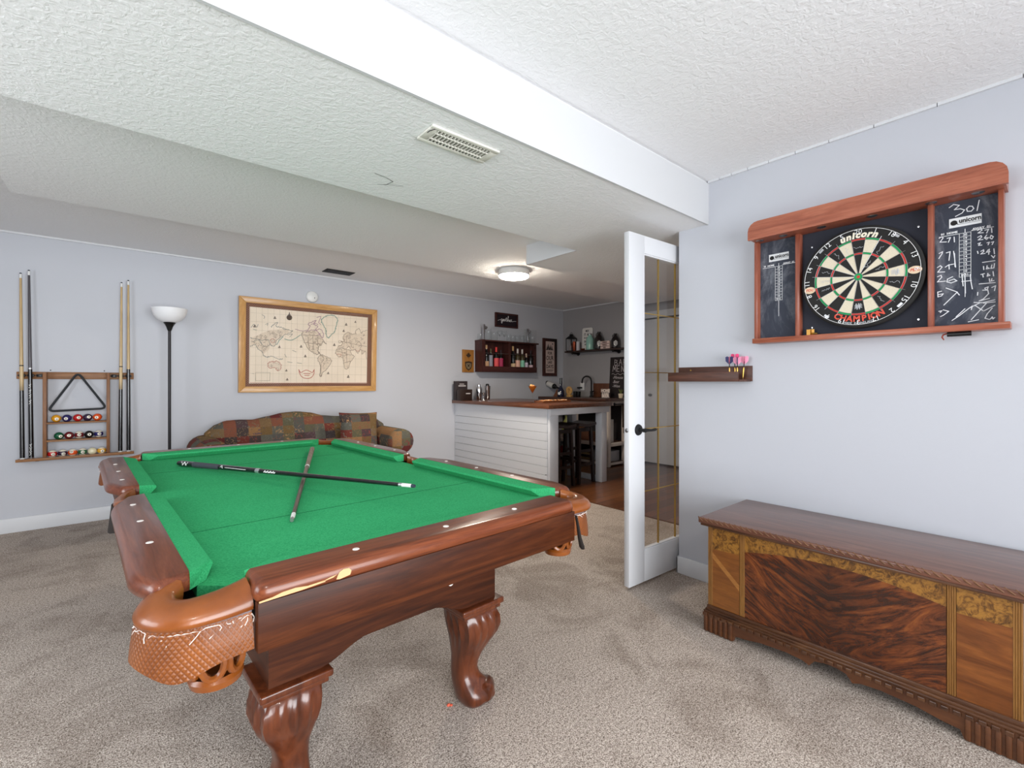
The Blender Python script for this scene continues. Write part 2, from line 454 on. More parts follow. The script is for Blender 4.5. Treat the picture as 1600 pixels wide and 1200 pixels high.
# ---------------------------------------------------------------- pool table (built in its own axes: p across, q along)
TH = math.radians(2.7); UC, VC = .76, 2.265
TX, TY = UC * math.cos(TH) - VC * math.sin(TH), UC * math.sin(TH) + VC * math.cos(TH)
def tloc(x, y, z):                                   # point of the photo at height z, in table axes
    p = on_z(x, y, z)
    u = p.x * math.cos(TH) + p.y * math.sin(TH); v = -p.x * math.sin(TH) + p.y * math.cos(TH)
    return Vector((u - UC, v - VC, z))
MAHO = [(70, 30, 16), (112, 54, 30), (142, 76, 44)]
M_RAIL_Q = wood('rail_wood_long', [(74, 34, 20), (106, 54, 34), (128, 72, 48)], 'Y', 2.0, 16, 0.28, coat=0.22, spec=0.4)
M_RAIL_P = wood('rail_wood_short', [(74, 34, 18), (108, 54, 30), (132, 72, 42)], 'X', 2.0, 16, 0.28, coat=0.18, spec=0.35)
M_CAB_P = wood('cabinet_wood_short', [(32, 13, 5), (66, 30, 12), (92, 47, 21)], 'X', 1.6, 12, 0.45, coat=0.0, spec=0.25)
M_CAB_Q = wood('cabinet_wood_long', [(32, 13, 5), (66, 30, 12), (92, 47, 21)], 'Y', 1.6, 12, 0.45, coat=0.0, spec=0.25)
M_LEG = wood('leg_wood', [(60, 26, 12), (92, 44, 22), (116, 60, 32)], 'Z', 2.0, 8, 0.28, coat=0.3)
M_SIGHT = mat('pearl_inlay', (232, 226, 220), 0.3)
def f_felt(N):
    v = N.coord('Object')
    a = N.noise(v, 260, 2, 0.7); b = N.noise(v, 5, 4, 0.6)
    c = N.ramp(a, [(0.3, S(42, 146, 92)), (0.7, S(70, 178, 118))])
    c = N.mix(0.35, c, N.ramp(b, [(0.35, (0.80, 0.84, 0.80)), (0.65, (1, 1, 1))]), 'MULTIPLY')
    fl = N.ramp(N.noise(v, 900, 1, 0.5), [(0.72, (0, 0, 0)), (0.78, (1, 1, 1))])
    c = N.mix(N.math('MULTIPLY', fl, 0.25), c, S(150, 210, 170))
    N.set('Base Color', c); N.bump(a, 0.10, 0.002)
M_FELT = mat('green_felt', (38, 160, 88), 1.0, spec=0.04, fn=f_felt)
M_SEAM = mat('felt_seam', (12, 78, 44), 0.95, spec=0.1)
def f_leather(N):
    v = N.coord('Object')
    N.set('Base Color', N.ramp(N.noise(v, 14, 4), [(0.3, S(112, 56, 16)), (0.7, S(140, 76, 26))]))
    N.bump(N.noise(v, 220, 2), 0.08, 0.002)
M_LEATH = mat('tan_leather', (160, 88, 42), 0.32, coat=0.25, fn=f_leather)
def f_emboss(N):
    tc = N.n('TexCoord'); mp = N.n('Mapping'); N.nt.links.new(tc.outputs['UV'], mp.inputs[0])
    w = []
    for rot in (0.72, -0.72):
        m2 = N.n('Mapping'); N.nt.links.new(tc.outputs['UV'], m2.inputs[0]); m2.inputs[2].default_value = (0, 0, rot); m2.inputs[3].default_value = (100, 100, 100)
        wv = N.n('TexWave', i_Scale=0.36); N.put(wv.inputs['Vector'], m2.outputs[0]); w.append(wv.outputs[1])
    h = N.math('MINIMUM', w[0], w[1])
    c = N.ramp(N.noise(N.coord('Object'), 16, 4), [(0.3, S(112, 58, 18)), (0.7, S(144, 80, 28))])
    c = N.mix(0.5, c, N.ramp(h, [(0.0, (0.42, 0.34, 0.28)), (0.4, (1, 1, 1))]), 'MULTIPLY')
    N.set('Base Color', c); N.bump(h, 0.5, 0.003)
M_EMB = mat('embossed_leather', (160, 90, 44), 0.42, coat=0.1, fn=f_emboss)
M_BIND = mat('grey_binding', (120, 108, 112), 0.7)
M_THREAD = mat('white_thread', (226, 214, 206), 0.9)
M_DARK = mat('dark_underside', (30, 22, 18), 0.8)
M_CHIP = mat('bare_wood_chip', (206, 164, 118), 0.7)

T = thing('pool_table', 'large mahogany pool table with green felt and torn leather pockets', 'pool table', (TX, TY, 0), TH)
A, B = .53, 1.07                # cushion noses
A1, B1, A2, B2 = .586, 1.127, .685, 1.232
ZT, ZN, ZBED = .792, .782, .752
# bed with corner and side cut-outs left to the pocket cups
bed = MB().prism([(-A - .04, -B + .03), (-A + .03, -B - .04), (A - .03, -B - .04), (A + .04, -B + .03), (A + .04, B - .03), (A - .03, B + .04), (-A + .03, B + .04), (-A - .04, B - .03)], ZBED - .03, ZBED)
bedo = bed.build('playing_surface', M_FELT, T)
for q in (-.605, .60):
    MB().box(-A, A, q - .0010, q + .0010, ZBED, ZBED + .0005).build('felt_seam', M_SEAM, bedo)
LONG = [(A1, .085), (.640, .094), (A2, .235), (A2, .998), (.650, 1.092), (A1, 1.060)]
LC = dict(back=(.085, 1.06), nose=(.098, .985))
SHORT = [(-.497, B1), (.497, B1), (.503, B2), (-.503, B2)]
def bevel_rail(mb, poly, inner_edges):
    """rail with a bullnose on every edge except the one glued to the cushion"""
    k = len(poly); P_ = [Vector(p) for p in poly]
    inner = list(inner_edges)[0]
    pts = []; fix = []
    for i in range(k):                       # round the outer corners
        a, p, b = P_[i - 1], P_[i], P_[(i + 1) % k]
        if i == inner or (i - 1) % k == inner or (a - p).length < .02 or (b - p).length < .02:
            pts.append(p); fix.append(i == inner or (i - 1) % k == inner)
        else:
            r = min(.030, (a - p).length * .42, (b - p).length * .42)
            q0 = p + (a - p).normalized() * r; q1 = p + (b - p).normalized() * r
            for u in (0, .33, .67, 1): pts.append(q0 * (1 - u) ** 2 + p * 2 * u * (1 - u) + q1 * u * u); fix.append(False)
    n = len(pts); area2 = sum(pts[i].x * pts[(i + 1) % n].y - pts[(i + 1) % n].x * pts[i].y for i in range(n)); sg = 1 if area2 > 0 else -1
    offs = []
    for i in range(n):
        a, p, b = pts[i - 1], pts[i], pts[(i + 1) % n]
        e0 = (p - a).normalized(); e1 = (b - p).normalized()
        n0 = Vector((-e0.y, e0.x)) * sg; n1 = Vector((-e1.y, e1.x)) * sg
        if fix[i]:
            inn = (P_[(inner + 1) % k] - P_[inner]).normalized()
            offs.append(inn * (.6 if (p - P_[inner]).length < 1e-6 else -.6)); continue
        m_ = n0 + n1; d = m_.length
        offs.append(m_ / max(d, .3) * min(1.4, 2 / max(d, .6)))
    rings = []
    for z, o in ((.752, .005), (.758, .001), (.766, 0), (.775, .0015), (.783, .005), (.789, .011), (ZT, .019)):
        rings.append([(pts[i].x + offs[i].x * o, pts[i].y + offs[i].y * o, z) for i in range(n)])
    mb.loft(rings)
for sx in (-1, 1):
    for sy in (-1, 1):
        pl = [(x * sx, y * sy) for x, y in LONG]
        inner = {len(LONG) - 1}
        if sx * sy < 0:
            pl = pl[::-1]; k = len(pl); inner = {k - 1}
        mb = MB(); bevel_rail(mb, pl, inner)
        r = mb.build('side_rail', M_RAIL_Q, T)
        for q in (.27, .52, .77):
            MB().lathe([(0, .0012), (.0075, .0012), (.0085, 0)], c=((A1 + .043) * sx, q * sy, ZT), n=16).build('sight', M_SIGHT, r)
        b0, b1 = LC['back']; n0, n1 = LC['nose']
        def ring(qb, qn):
            return [(sx * A1, sy * qb, ZT - .001), (sx * (A + .004), sy * qn, ZN + .002), (sx * A, sy * qn, ZN - .006), (sx * (A + .02), sy * (qb + qn) / 2, ZBED + .001), (sx * A1, sy * qb, ZBED + .001)]
        MB().loft([ring(b0, n0), ring(b1, n1)]).build('cushion', M_FELT, T, ang=20)
for sy in (-1, 1):
    pl = [(x, y * sy) for x, y in SHORT]; inner = {0}
    if sy < 0: pl = pl[::-1]; inner = {len(pl) - 2}
    mb = MB(); bevel_rail(mb, pl, inner)
    r = mb.build('end_rail', M_RAIL_P, T)
    for p in (-.265, 0, .265):
        MB().lathe([(0, .0012), (.0075, .0012), (.0085, 0)], c=(p, (B1 + .045) * sy, ZT), n=16).build('sight', M_SIGHT, r)
    if sy < 0:      # chipped finish along the front edge of the near rail
        c = MB(); Mx = frame((0, -B2 - .0002, 0), (1, 0, 0), (0, 0, 1))
        for pl_ in ([(-.338, .758), (-.330, .7565), (-.306, .760), (-.303, .769), (-.309, .7755), (-.322, .7765), (-.331, .772), (-.335, .765)], [(-.495, .7545), (-.46, .7555), (-.41, .757), (-.362, .7600), (-.366, .7635), (-.40, .762), (-.425, .7655), (-.452, .764), (-.47, .7595), (-.495, .7575)], [(-.375, .7605), (-.345, .7645), (-.337, .7685), (-.350, .767)]):
            c.prism(pl_, -.001, .0008, M=Mx)
        c.build('chipped_edge', M_CHIP, r)
    def ring(pb, pn):
        return [(pb, sy * B1, ZT - .001), (pn, sy * (B + .004), ZN + .002), (pn, sy * B, ZN - .006), ((pb + pn) / 2, sy * (B + .02), ZBED + .001), (pb, sy * B1, ZBED + .001)]
    MB().loft([ring(-.497, -.43), ring(.497, .43)]).build('cushion', M_FELT, T, ang=20)
# boards hanging below the rails, the inset cabinet with arched bottoms, and the dark frame between
for sy in (-1, 1):
    MB().box(-.497, .497, sy * (B2 - .012) - .011, sy * (B2 - .012) + .011, .652, .753, .002).build('rail_apron', M_CAB_P, T)
for sx in (-1, 1):
    for sy in (-1, 1):
        y0, y1 = sorted((sy * .085, sy * 1.04))
        MB().box(sx * (A2 - .055) - .011, sx * (A2 - .055) + .011, y0, y1, .652, .753, .002).build('rail_apron', M_CAB_Q, T)
MB().box(-.63, .63, -1.17, 1.17, .70, .7205).build('slate_frame', M_DARK, T)
def arch_board(L, z0, zr, n=16):
    top = [(L, .70), (-L, .70)]
    w = L * .66
    pts = [(-L, z0), (-w, z0)]
    for i in range(n + 1):
        t = i / n; x = -w + 2 * w * t
        e = min(1, max(0, (1 - abs(2 * t - 1)) / .55)); pts.append((x, z0 + (zr - z0) * (3 * e * e - 2 * e ** 3)))
    pts += [(w, z0), (L, z0)]
    return pts + top
CQ, CP = .915, .394
for sy in (-1, 1):
    Mx = frame((0, sy * CQ, 0), (1, 0, 0), (0, 0, 1))
    o = MB().prism(arch_board(CP, .388, .432), -.012, .012, M=Mx).build('cabinet_panel', M_CAB_P, T)
    if sy < 0:
        MB().lathe([(0, .006), (.006, .006), (.011, .003), (.012, 0)], n=16, M=frame((.19, -CQ - .012, .50), (1, 0, 0), (0, 0, 1))).build('counter_knob', M_SIGHT, o)
for sx in (-1, 1):
    Mx = frame((sx * (CP - .014), 0, 0), (0, 1, 0), (0, 0, 1))
    MB().prism(arch_board(CQ - .012, .388, .45), -.012, .012, M=Mx).build('cabinet_panel', M_CAB_Q, T)
# cabriole legs: moulded pad, fluted knee, scrolled foot pointing outwards
def make_leg(sx, sy):
    c = Vector((sx * .325, sy * .855, 0)); d = Vector((sx, sy, 0)).normalized()
    pad = MB().box(c.x - .096, c.x + .096, c.y - .096, c.y + .096, .366, .388, .006, 3).box(c.x - .086, c.x + .086, c.y - .086, c.y + .086, .350, .366, .004, 2)
    prof = [(.352, .080, .000, 0), (.345, .084, .004, .2), (.32, .087, .012, 1), (.29, .086, .016, 1), (.26, .079, .014, .8), (.235, .070, .008, .35), (.21, .061, .000, .0), (.18, .053, -.008, 0), (.15, .047, -.015, 0), (.125, .045, -.018, 0),
            (.10, .048, -.014, 0), (.08, .055, -.004, 0), (.06, .064, .010, 0), (.042, .069, .020, 0), (.022, .068, .024, 0), (.008, .060, .022, 0), (0, .052, .020, 0)]
    rings = []
    n = 64
    for z, h, off, fl in prof:
        r = []
        for j in range(n):
            a = 2 * PI * j / n; ca, sa = math.cos(a), math.sin(a)
            e = 4.0 if z > .2 else 3.0
            rr = h / ((abs(ca) ** e + abs(sa) ** e) ** (1 / e))
            rr *= 1 + fl * .055 * (math.cos(16 * a) - .4)
            r.append((c.x + d.x * off + ca * rr, c.y + d.y * off + sa * rr, z))
        rings.append(r)
    leg = MB().loft(rings).build('leg', M_LEG, T)
    pad.build('leg_pad', M_LEG, leg)
    # scroll on the toe
    f = MB(); e = Vector((-d.y, d.x, 0)); q = c + d * .062
    f.tube([q + e * s_ * .001 + Vector((0, 0, .038)) for s_ in (-42, -30, 0, 30, 42)], [.026, .034, .036, .034, .026], 18)
    f.build('foot_scroll', M_LEG, leg)
for sx in (-1, 1):
    for sy in (-1, 1): make_leg(sx, sy)
# pockets
def corner_pocket(sx, sy, torn):
    def P(x, y, z): return (sx * x, sy * y, z)
    path = smooth_path([(.624, 1.056, .752), (.645, 1.088, .751), (.643, 1.132, .749), (.611, 1.163, .748), (.556, 1.172, .749), (.501, 1.170, .752)], 6)
    rings = []
    k = len(path)
    for i, p in enumerate(path):
        t_ = (path[min(i + 1, k - 1)] - path[max(i - 1, 0)]).normalized(); o_ = Vector((t_.y, -t_.x, 0))
        if o_.dot(Vector((.54, 1.06, 0)) - p) > 0: o_ = -o_
        u = i / (k - 1); lift = .013 * (abs(2 * u - 1) ** 2.2)
        pr = [(-.032, .006 + lift * .4), (-.027, .017 + lift), (-.010, .022 + lift * .95), (.014, .016 + lift * .7), (.030, .005 + lift * .3), (.038, -.008), (.036, -.017), (.022, -.023), (-.016, -.026), (-.030, -.014)]
        rings.append([P(*(p + o_ * a + Vector((0, 0, b)))) for a, b in pr])
    cast = MB().loft(rings).build('corner_pocket', M_LEATH, T, ang=60)
    # dark cup
    cup = MB().lathe([(.062, .725), (.066, .70), (.06, .66), (.045, .655), (0, .655)], c=P(.553, 1.085, 0), n=20)
    cup.build('pocket_cup', M_DARK, cast)
    # leather shield hanging round the corner
    sh = smooth_path([(.668, 1.034, 0), (.686, 1.080, 0), (.672, 1.140, 0), (.628, 1.186, 0), (.566, 1.205, 0), (.500, 1.210, 0)], 5)
    ns = len(sh) - 1
    ctr = Vector((.52, 1.03, 0))
    def surf(u, v, eps=0.0):
        x = u * ns; i = min(int(x), ns - 1); p = sh[i].lerp(sh[i + 1], x - i)
        out = (p - ctr).normalized()
        dip = .024 * math.exp(-((u - .62) / .16) ** 2) + .012 * math.exp(-((u - .08) / .12) ** 2)
        z = .730 - .006 * math.sin(PI * u) - v * (.070 + dip)
        fl = (.014 + .008 * u) * v * (1 - .35 * v)
        pp = p - out * (.011 - fl - eps)
        return P(pp.x, pp.y, z)
    mbs = MB().grid(surf, 24, 10, .005)
    o = mbs.build('pocket_shield', M_EMB, T, ang=50)
    me = o.data; uv = me.uv_layers.new(name='UVMap')
    for l in me.loops:
        co = me.vertices[l.vertex_index].co
        a = math.atan2(co.y * sy - 1.0, co.x * sx - .47)
        uv.data[l.index].uv = (a * .26, co.z)
    edge = [Vector(surf(i / 24, 0)) + Vector((0, 0, .002)) for i in range(25)]
    MB().tube(edge, .0058, 6).build('binding', M_BIND, o)
    th = MB()
    th.tube([Vector(surf(i / 48, .07, .004)) + Vector((0, 0, random.uniform(-.0018, .0018))) for i in range(49)], .0013, 5)
    for i in range(26 if torn else 8):
        u = random.random(); L = random.uniform(.10, .30) if random.random() < .35 else random.uniform(.04, .09)
        a = Vector(surf(u, .06, .004)); b = Vector(surf(min(1, max(0, u + random.uniform(-.07, .03))), .06 + L, .005))
        o2 = Vector((0, 0, 0))
        th.tube([a + o2, (a + b) / 2 + o2 + Vector((random.uniform(-.004, .004), random.uniform(-.004, .004), 0)), b + o2], .0009, 4)
    th.build('loose_thread', M_THREAD, o)
    # torn leather basket below
    lp = MB()
    bc = Vector((.546, 1.108, .592))
    for a in (0.2, 1.25, 2.3, 3.4, 4.5, 5.5):
        dv = Vector((math.cos(a), math.sin(a), 0)); e = Vector((-dv.y, dv.x, 0)); q = bc + dv * .045
        ringp = [P(*(q + e * .021 * math.cos(w) + Vector((0, 0, .03 + .03 * math.sin(w))))) for w in [2 * PI * i / 14 for i in range(14)]]
        lp.tube(ringp, .0075, 7, closed=True)
    lp.lathe([(.020, -.012), (.048, -.006), (.052, .008), (.046, .016), (.038, .010), (.020, .004)], c=P(bc.x, bc.y, bc.z - .018), n=22)
    lp.tube([P(bc.x + .03, bc.y + .03, bc.z + .05), P(bc.x + .03, bc.y + .03, .70)], .010, 7).tube([P(bc.x - .04, bc.y - .01, bc.z + .05), P(bc.x - .04, bc.y - .01, .70)], .010, 7)
    lp.build('pocket_basket', M_LEATH, cast)
    if not torn:
        MB().tube([P(.507, 1.228, .735), P(.508, 1.236, .70), P(.510, 1.242, .66), P(.514, 1.248, .632), P(.518, 1.25, .622)], [.006, .007, .009, .012, .008], 8, flat=.45).build('loose_strap', M_DARK, cast)
corner_pocket(-1, -1, True); corner_pocket(1, -1, False); corner_pocket(-1, 1, True); corner_pocket(1, 1, True)
def side_pocket(sx):
    pts = smooth_path([(.606, -.084, .750), (.632, -.070, .750), (.648, -.035, .748), (.651, 0, .748), (.648, .035, .748), (.632, .070, .750), (.606, .084, .750)], 4)
    rings = []; k = len(pts)
    for i, p in enumerate(pts):
        t_ = (pts[min(i + 1, k - 1)] - pts[max(i - 1, 0)]).normalized(); o_ = Vector((t_.y, -t_.x, 0))
        u = i / (k - 1); lift = .016 * (abs(2 * u - 1) ** 2)
        pr = [(-.020, .006), (-.014, .016 + lift), (.003, .017 + lift), (.015, .008 + lift * .5), (.018, -.006), (.014, -.024), (-.012, -.024)]
        rings.append([(sx * (p + o_ * a).x, (p + o_ * a).y, p.z + b) for a, b in pr])
    cast = MB().loft(rings).build('side_pocket', M_LEATH, T, ang=60)
    MB().lathe([(.056, .728), (.058, .70), (.05, .66), (0, .655)], c=(sx * .605, 0, 0), n=18).build('pocket_cup', M_DARK, cast)
    def surf(u, v):
        a = -1.15 + 2.3 * u
        return (sx * (.612 + .062 * math.cos(a) + .010 * v), .095 * math.sin(a) * (1 + .1 * v), .744 - v * (.075 + .02 * math.sin(PI * u)))
    MB().grid(surf, 14, 4, .005).build('pocket_shield', M_DARK if sx < 0 else M_LEATH, T)
side_pocket(-1); side_pocket(1)

# ---------------------------------------------------------------- two cues lying across the felt
M_CUEB = mat('cue_black_lacquer', (20, 19, 22), 0.18, coat=0.5)
M_CUEG = mat('cue_grip_charcoal', (58, 60, 68), 0.6)
M_CUEBR = wood('cue_brown_shaft', [(54, 40, 34), (78, 60, 50)], 'Z', 1, 10, 0.35, coat=0.2)
M_WHITEPL = mat('white_plastic', (232, 232, 230), 0.35)
M_SILV = mat('silver_ring', (205, 206, 210), 0.25, 0.8)
M_TIP = mat('cue_tip_leather', (50, 58, 70), 0.9)
def cue(name, label, butt, tip, segs, group=None, marks=None):
    """segs: (part name, f0, f1, r0, r1, material) along the cue from butt (0) to tip (1)"""
    butt = Vector(butt); tip = Vector(tip)
    t = thing(name, label, 'cue', butt, 0, group)
    prev = {}
    for nm, f0, f1, r0, r1, m_ in segs:
        mb = MB().tube([butt.lerp(tip, f0), butt.lerp(tip, f1)], [r0, r1], 14)
        mb.build(nm, m_, t)
    if marks: marks(t, butt, tip)
    return t
def tw(v):  # table axes -> world
    return Vector((TX + v[0] * math.cos(TH) - v[1] * math.sin(TH), TY + v[0] * math.sin(TH) + v[1] * math.cos(TH), v[2]))
b1 = tw(tloc(281, 723, .770)); t1 = tw(tloc(648, 762, .797))
b2 = tw(tloc(488, 701, .771)); t2 = tw(tloc(456, 813, .7600))
b1.z, t1.z = .7675, .803
def cue_marks(t, a, b):
    d = (b - a).normalized(); side = Vector((0, 0, 1)).cross(d); vw = (Vector((0, 0, EYE)) - a).normalized(); vw = (vw - d * vw.dot(d)).normalized(); up = vw.cross(d); sg = 1 if up.z > 0 else -1
    def at(f, r): return frame(a.lerp(b, f) + vw * r, d * sg, up * sg)
    m = MB()
    Mx = at(.045, .0152)
    m.ribbon([(-.028, .008), (-.012, -.008), (0, .008), (.012, -.008), (.028, .008)], .003, Mx).ribbon([(-.02, -.008), (0, .010), (.02, -.008)], .0025, Mx)
    for i in range(8): m.ribbon([(-.035 + i * .010, -.003), (-.029 + i * .010, .003 - .004 * (i % 2))], .0045, at(.47, .0110))
    m.ribbon([(-.010, 0), (-.004, .007), (.006, .006), (.002, 0), (.010, -.003)], .0025, at(.245, .0136)).ribbon([(-.06, 0), (.10, -.001)], .0018, at(.30, .0131))
    m.build('white_logo', M_WTXT, t)
cue('pool_cue', 'black pool cue with white logo lying on top of the other cue on the felt', b1, t1, [
    ('bumper', -.004, .008, .0125, .0145, M_BLACK), ('butt', .008, .085, .0148, .0146, M_CUEB), ('grip', .085, .225, .0145, .0135, M_CUEG), ('forearm', .225, .405, .0134, .0118, M_CUEB),
    ('joint_ring', .405, .422, .0121, .0121, M_SILV), ('shaft', .422, .952, .0108, .0074, M_CUEB), ('joint_ring', .952, .962, .0076, .0075, M_SILV), ('ferrule', .962, .991, .0074, .0072, M_WHITEPL), ('tip', .991, 1.0, .0072, .0062, M_TIP)], 'cues lying on the pool table', cue_marks)
cue('pool_cue', 'brown pool cue with white tip lying under the black cue on the felt', b2, t2, [
    ('bumper', -.004, .006, .012, .0140, M_BLACK), ('butt', .006, .40, .0144, .0112, wood('cue_pale_butt', [(96, 78, 66), (150, 132, 118)], 'Y', 3, 6, 0.4)), ('joint_ring', .40, .412, .0115, .0114, M_WHITEPL), ('shaft', .412, .955, .0106, .0068, M_CUEBR), ('ferrule', .955, .988, .0070, .0067, M_WHITEPL), ('tip', .988, 1.0, .0066, .0058, M_STEEL)], 'cues lying on the pool table')

q = on_z(701, 1104, 0.0)
tag(MB().sphere((q.x, q.y, .006), .008, 9, 6, (1, .7, .7)).sphere((q.x + .008, q.y - .006, .005), .006, 8, 5, (1, .8, .7)).build('scrap', mat('orange_red_scrap', (208, 92, 66), 0.6)), 'tiny orange red scrap on the carpet against the front right pool table leg', 'scrap')
# ---------------------------------------------------------------- dartboard cabinet on the right wall
M_RED_Y = wood('reddish_wood_y', [(132, 66, 44), (164, 90, 64), (186, 112, 84)], 'Y', 1.6, 12, 0.35, coat=0.15)
M_RED_Z = wood('reddish_wood_z', [(126, 62, 44), (158, 88, 66), (178, 108, 84)], 'Z', 1.6, 12, 0.35, coat=0.15)
def f_board(seed):
    def fn(N):
        v = N.coord('Object', loc=(seed, seed * 2.3, seed))
        a = N.ramp(N.noise(N.coord('Object', scale=(1, 3.0, 1.4), loc=(seed, 0, 0)), 3.2, 5, 0.65, 0.8), [(0.46, (0, 0, 0)), (0.72, (1, 1, 1))])
        b = N.noise(v, 60, 3, 0.7)
        f = N.math('MULTIPLY', a, N.math('MULTIPLY', b, 0.75))
        N.set('Base Color', N.mix(f, S(62, 66, 77), S(168, 172, 180)))
    return fn
M_CB1 = mat('chalkboard_clean', (52, 55, 64), 0.75, spec=0.2, fn=f_board(1.3))
M_CB2 = mat('chalkboard_dusty', (52, 55, 64), 0.75, spec=0.2, fn=f_board(4.1))
M_BACKP = mat('dark_panel', (50, 52, 62), 0.7, spec=0.3)
M_CHALK = mat('chalk', (226, 228, 232), 0.95, spec=0.1)
M_PRINT = mat('printed_white', (226, 228, 230), 0.7)
XP = 2.668                                           # face of the panels
t = thing('dartboard_cabinet', 'reddish wooden dartboard cabinet with two scored chalkboards hung on the right wall', 'dartboard cabinet', (XR, .62, 1.41))
cpoly = [(1.086, 1.952), (1.086, 1.996)] + [(1.086 - .05 + .05 * math.cos(a), 1.996 + .05 * math.sin(a)) for a in (.4, .8, 1.2, PI / 2)] + \
        [(.134 + .05 - .05 * math.cos(a), 1.996 + .05 * math.sin(a)) for a in (PI / 2, 1.2, .8, .4)] + [(.134, 1.996), (.134, 1.952)]
# canopy: rounded front board, with a box behind it
Mc = Matrix(((0, 0, 1, 0), (1, 0, 0, 0), (0, 1, 0, 0), (0, 0, 0, 1)))      # (y, z, x) -> (x, y, z)
can = MB().prism(cpoly, 2.560, 2.577, M=Mc)
can.prism([(.615 + (y - .615) * .985, 1.9535 + (z - 1.952) * .95) for y, z in cpoly], 2.577, 2.699, M=Mc).build('canopy', M_RED_Y, t)
for y in (1.045, .93, .76, .56, .36, .22):
    MB().lathe([(0, -.003), (.016, -.003), (.020, 0)], c=(2.612, y, 1.9535), n=16).build('puck_light', M_STEEL, t)
MB().box(2.615, 2.699, .132, 1.086, 1.408, 1.434, .002).build('tray', M_RED_Y, t)
for y0, y1, nm in ((1.064, 1.082, 'side_post'), (.150, .166, 'side_post'), (.862, .882, 'divider'), (.356, .374, 'divider')):
    MB().box(2.632, 2.699, y0, y1, 1.434, 1.953, .0015).build(nm, M_RED_Z, t)
MB().box(2.676, 2.69, .374, .862, 1.434, 1.953).build('back_panel', M_BACKP, t)
sc = MB()
for y, z in ((.82, 1.88), (.41, 1.88), (.82, 1.475), (.41, 1.475)):
    sc.lathe([(0, .002), (.004, .0015), (.005, 0)], n=10, M=wall_x(2.676, y, z))
sc.build('screw', M_CHROME, t)
def score_print(m, yc, zt, w, wh):
    """printed scoring grid of a chalkboard: banner, heading rule and the number ladder"""
    X = XP - .0012
    sg = 1
    h = .0195
    m.box(X - .0005, X, yc - .052 * wh, yc + .052 * wh, zt - h, zt + h)
    z1 = zt - .052 * wh
    Mx = wall_x(X - .0008, yc, 0)
    m.ribbon([(-.085 * wh, z1), (-.020 * wh, z1)], .0022, Mx).ribbon([(.020 * wh, z1 + .004), (.088 * wh, z1 + .004)], .0022, Mx)
    for s_, tx, dy in ((-1, '01', .073), (-1, 'HOME', .042), (1, 'AWAY', .042), (1, '01', .074)):
        m.text(tx, .0125 * wh, wall_x(X - .0008, yc - s_ * dy * wh, z1 + .009), bold=.0006)
    n = 12; rh = .0162 * wh; w2 = .0185 * wh
    for i in range(n + 1): m.ribbon([(-w2, z1 - i * rh), (w2, z1 - i * rh)], .0016, Mx)
    for x in (-w2, w2): m.ribbon([(x, z1), (x, z1 - n * rh)], .0016, Mx)
    for i in range(n - 1): m.text(str(20 - i), .0135 * wh, wall_x(X - .0008, yc, z1 - (i + .5) * rh), bold=.0004)
    m.text('BULL', .011 * wh, wall_x(X - .0008, yc, z1 - (n - .5) * rh), bold=.0004)
    m.ribbon([(0, z1), (0, z1 + .016 * wh)], .0025, Mx).ribbon([(0, z1 - n * rh), (0, z1 - (n + 5.5) * rh)], .0022, Mx)
def banner(o, yc, zt, wh):
    b = MB(); X = XP - .0026
    b.text('unicorn', .028 * wh, wall_x(X, yc - .016 * wh, zt + .004), bold=.0008, sx=.82)
    b.ribbon([(-.022 * wh, -.009), (.048 * wh, -.009)], .0012, wall_x(X, yc, zt))
    b.lathe([(0, 0), (.0115 * wh, 0)], n=14, M=wall_x(X, yc + .036 * wh, zt)).add([(.002, -.004, .0002), (.014, -.010, .0002), (.006, .006, .0002)], [(0, 1, 2)], wall_x(X, yc + .036 * wh, zt))
    b.build('banner_lettering', M_BTXT, o)
BL, BRT = on_x(1217, 401.5, XP), on_x(1508, 345.5, XP)
c1 = MB().box(XP, 2.69, .882, 1.064, 1.434, 1.953).build('chalkboard', M_CB1, t)
m = MB(); score_print(m, BL.y, BL.z, 1, .93); m.build('score_print', M_PRINT, c1); banner(c1, BL.y, BL.z, .93)
c2 = MB().box(XP, 2.69, .166, .356, 1.434, 1.953).build('chalkboard', M_CB2, t)
m = MB(); score_print(m, BRT.y, BRT.z, 1, .93); m.build('score_print', M_PRINT, c2); banner(c2, BRT.y, BRT.z, .93)
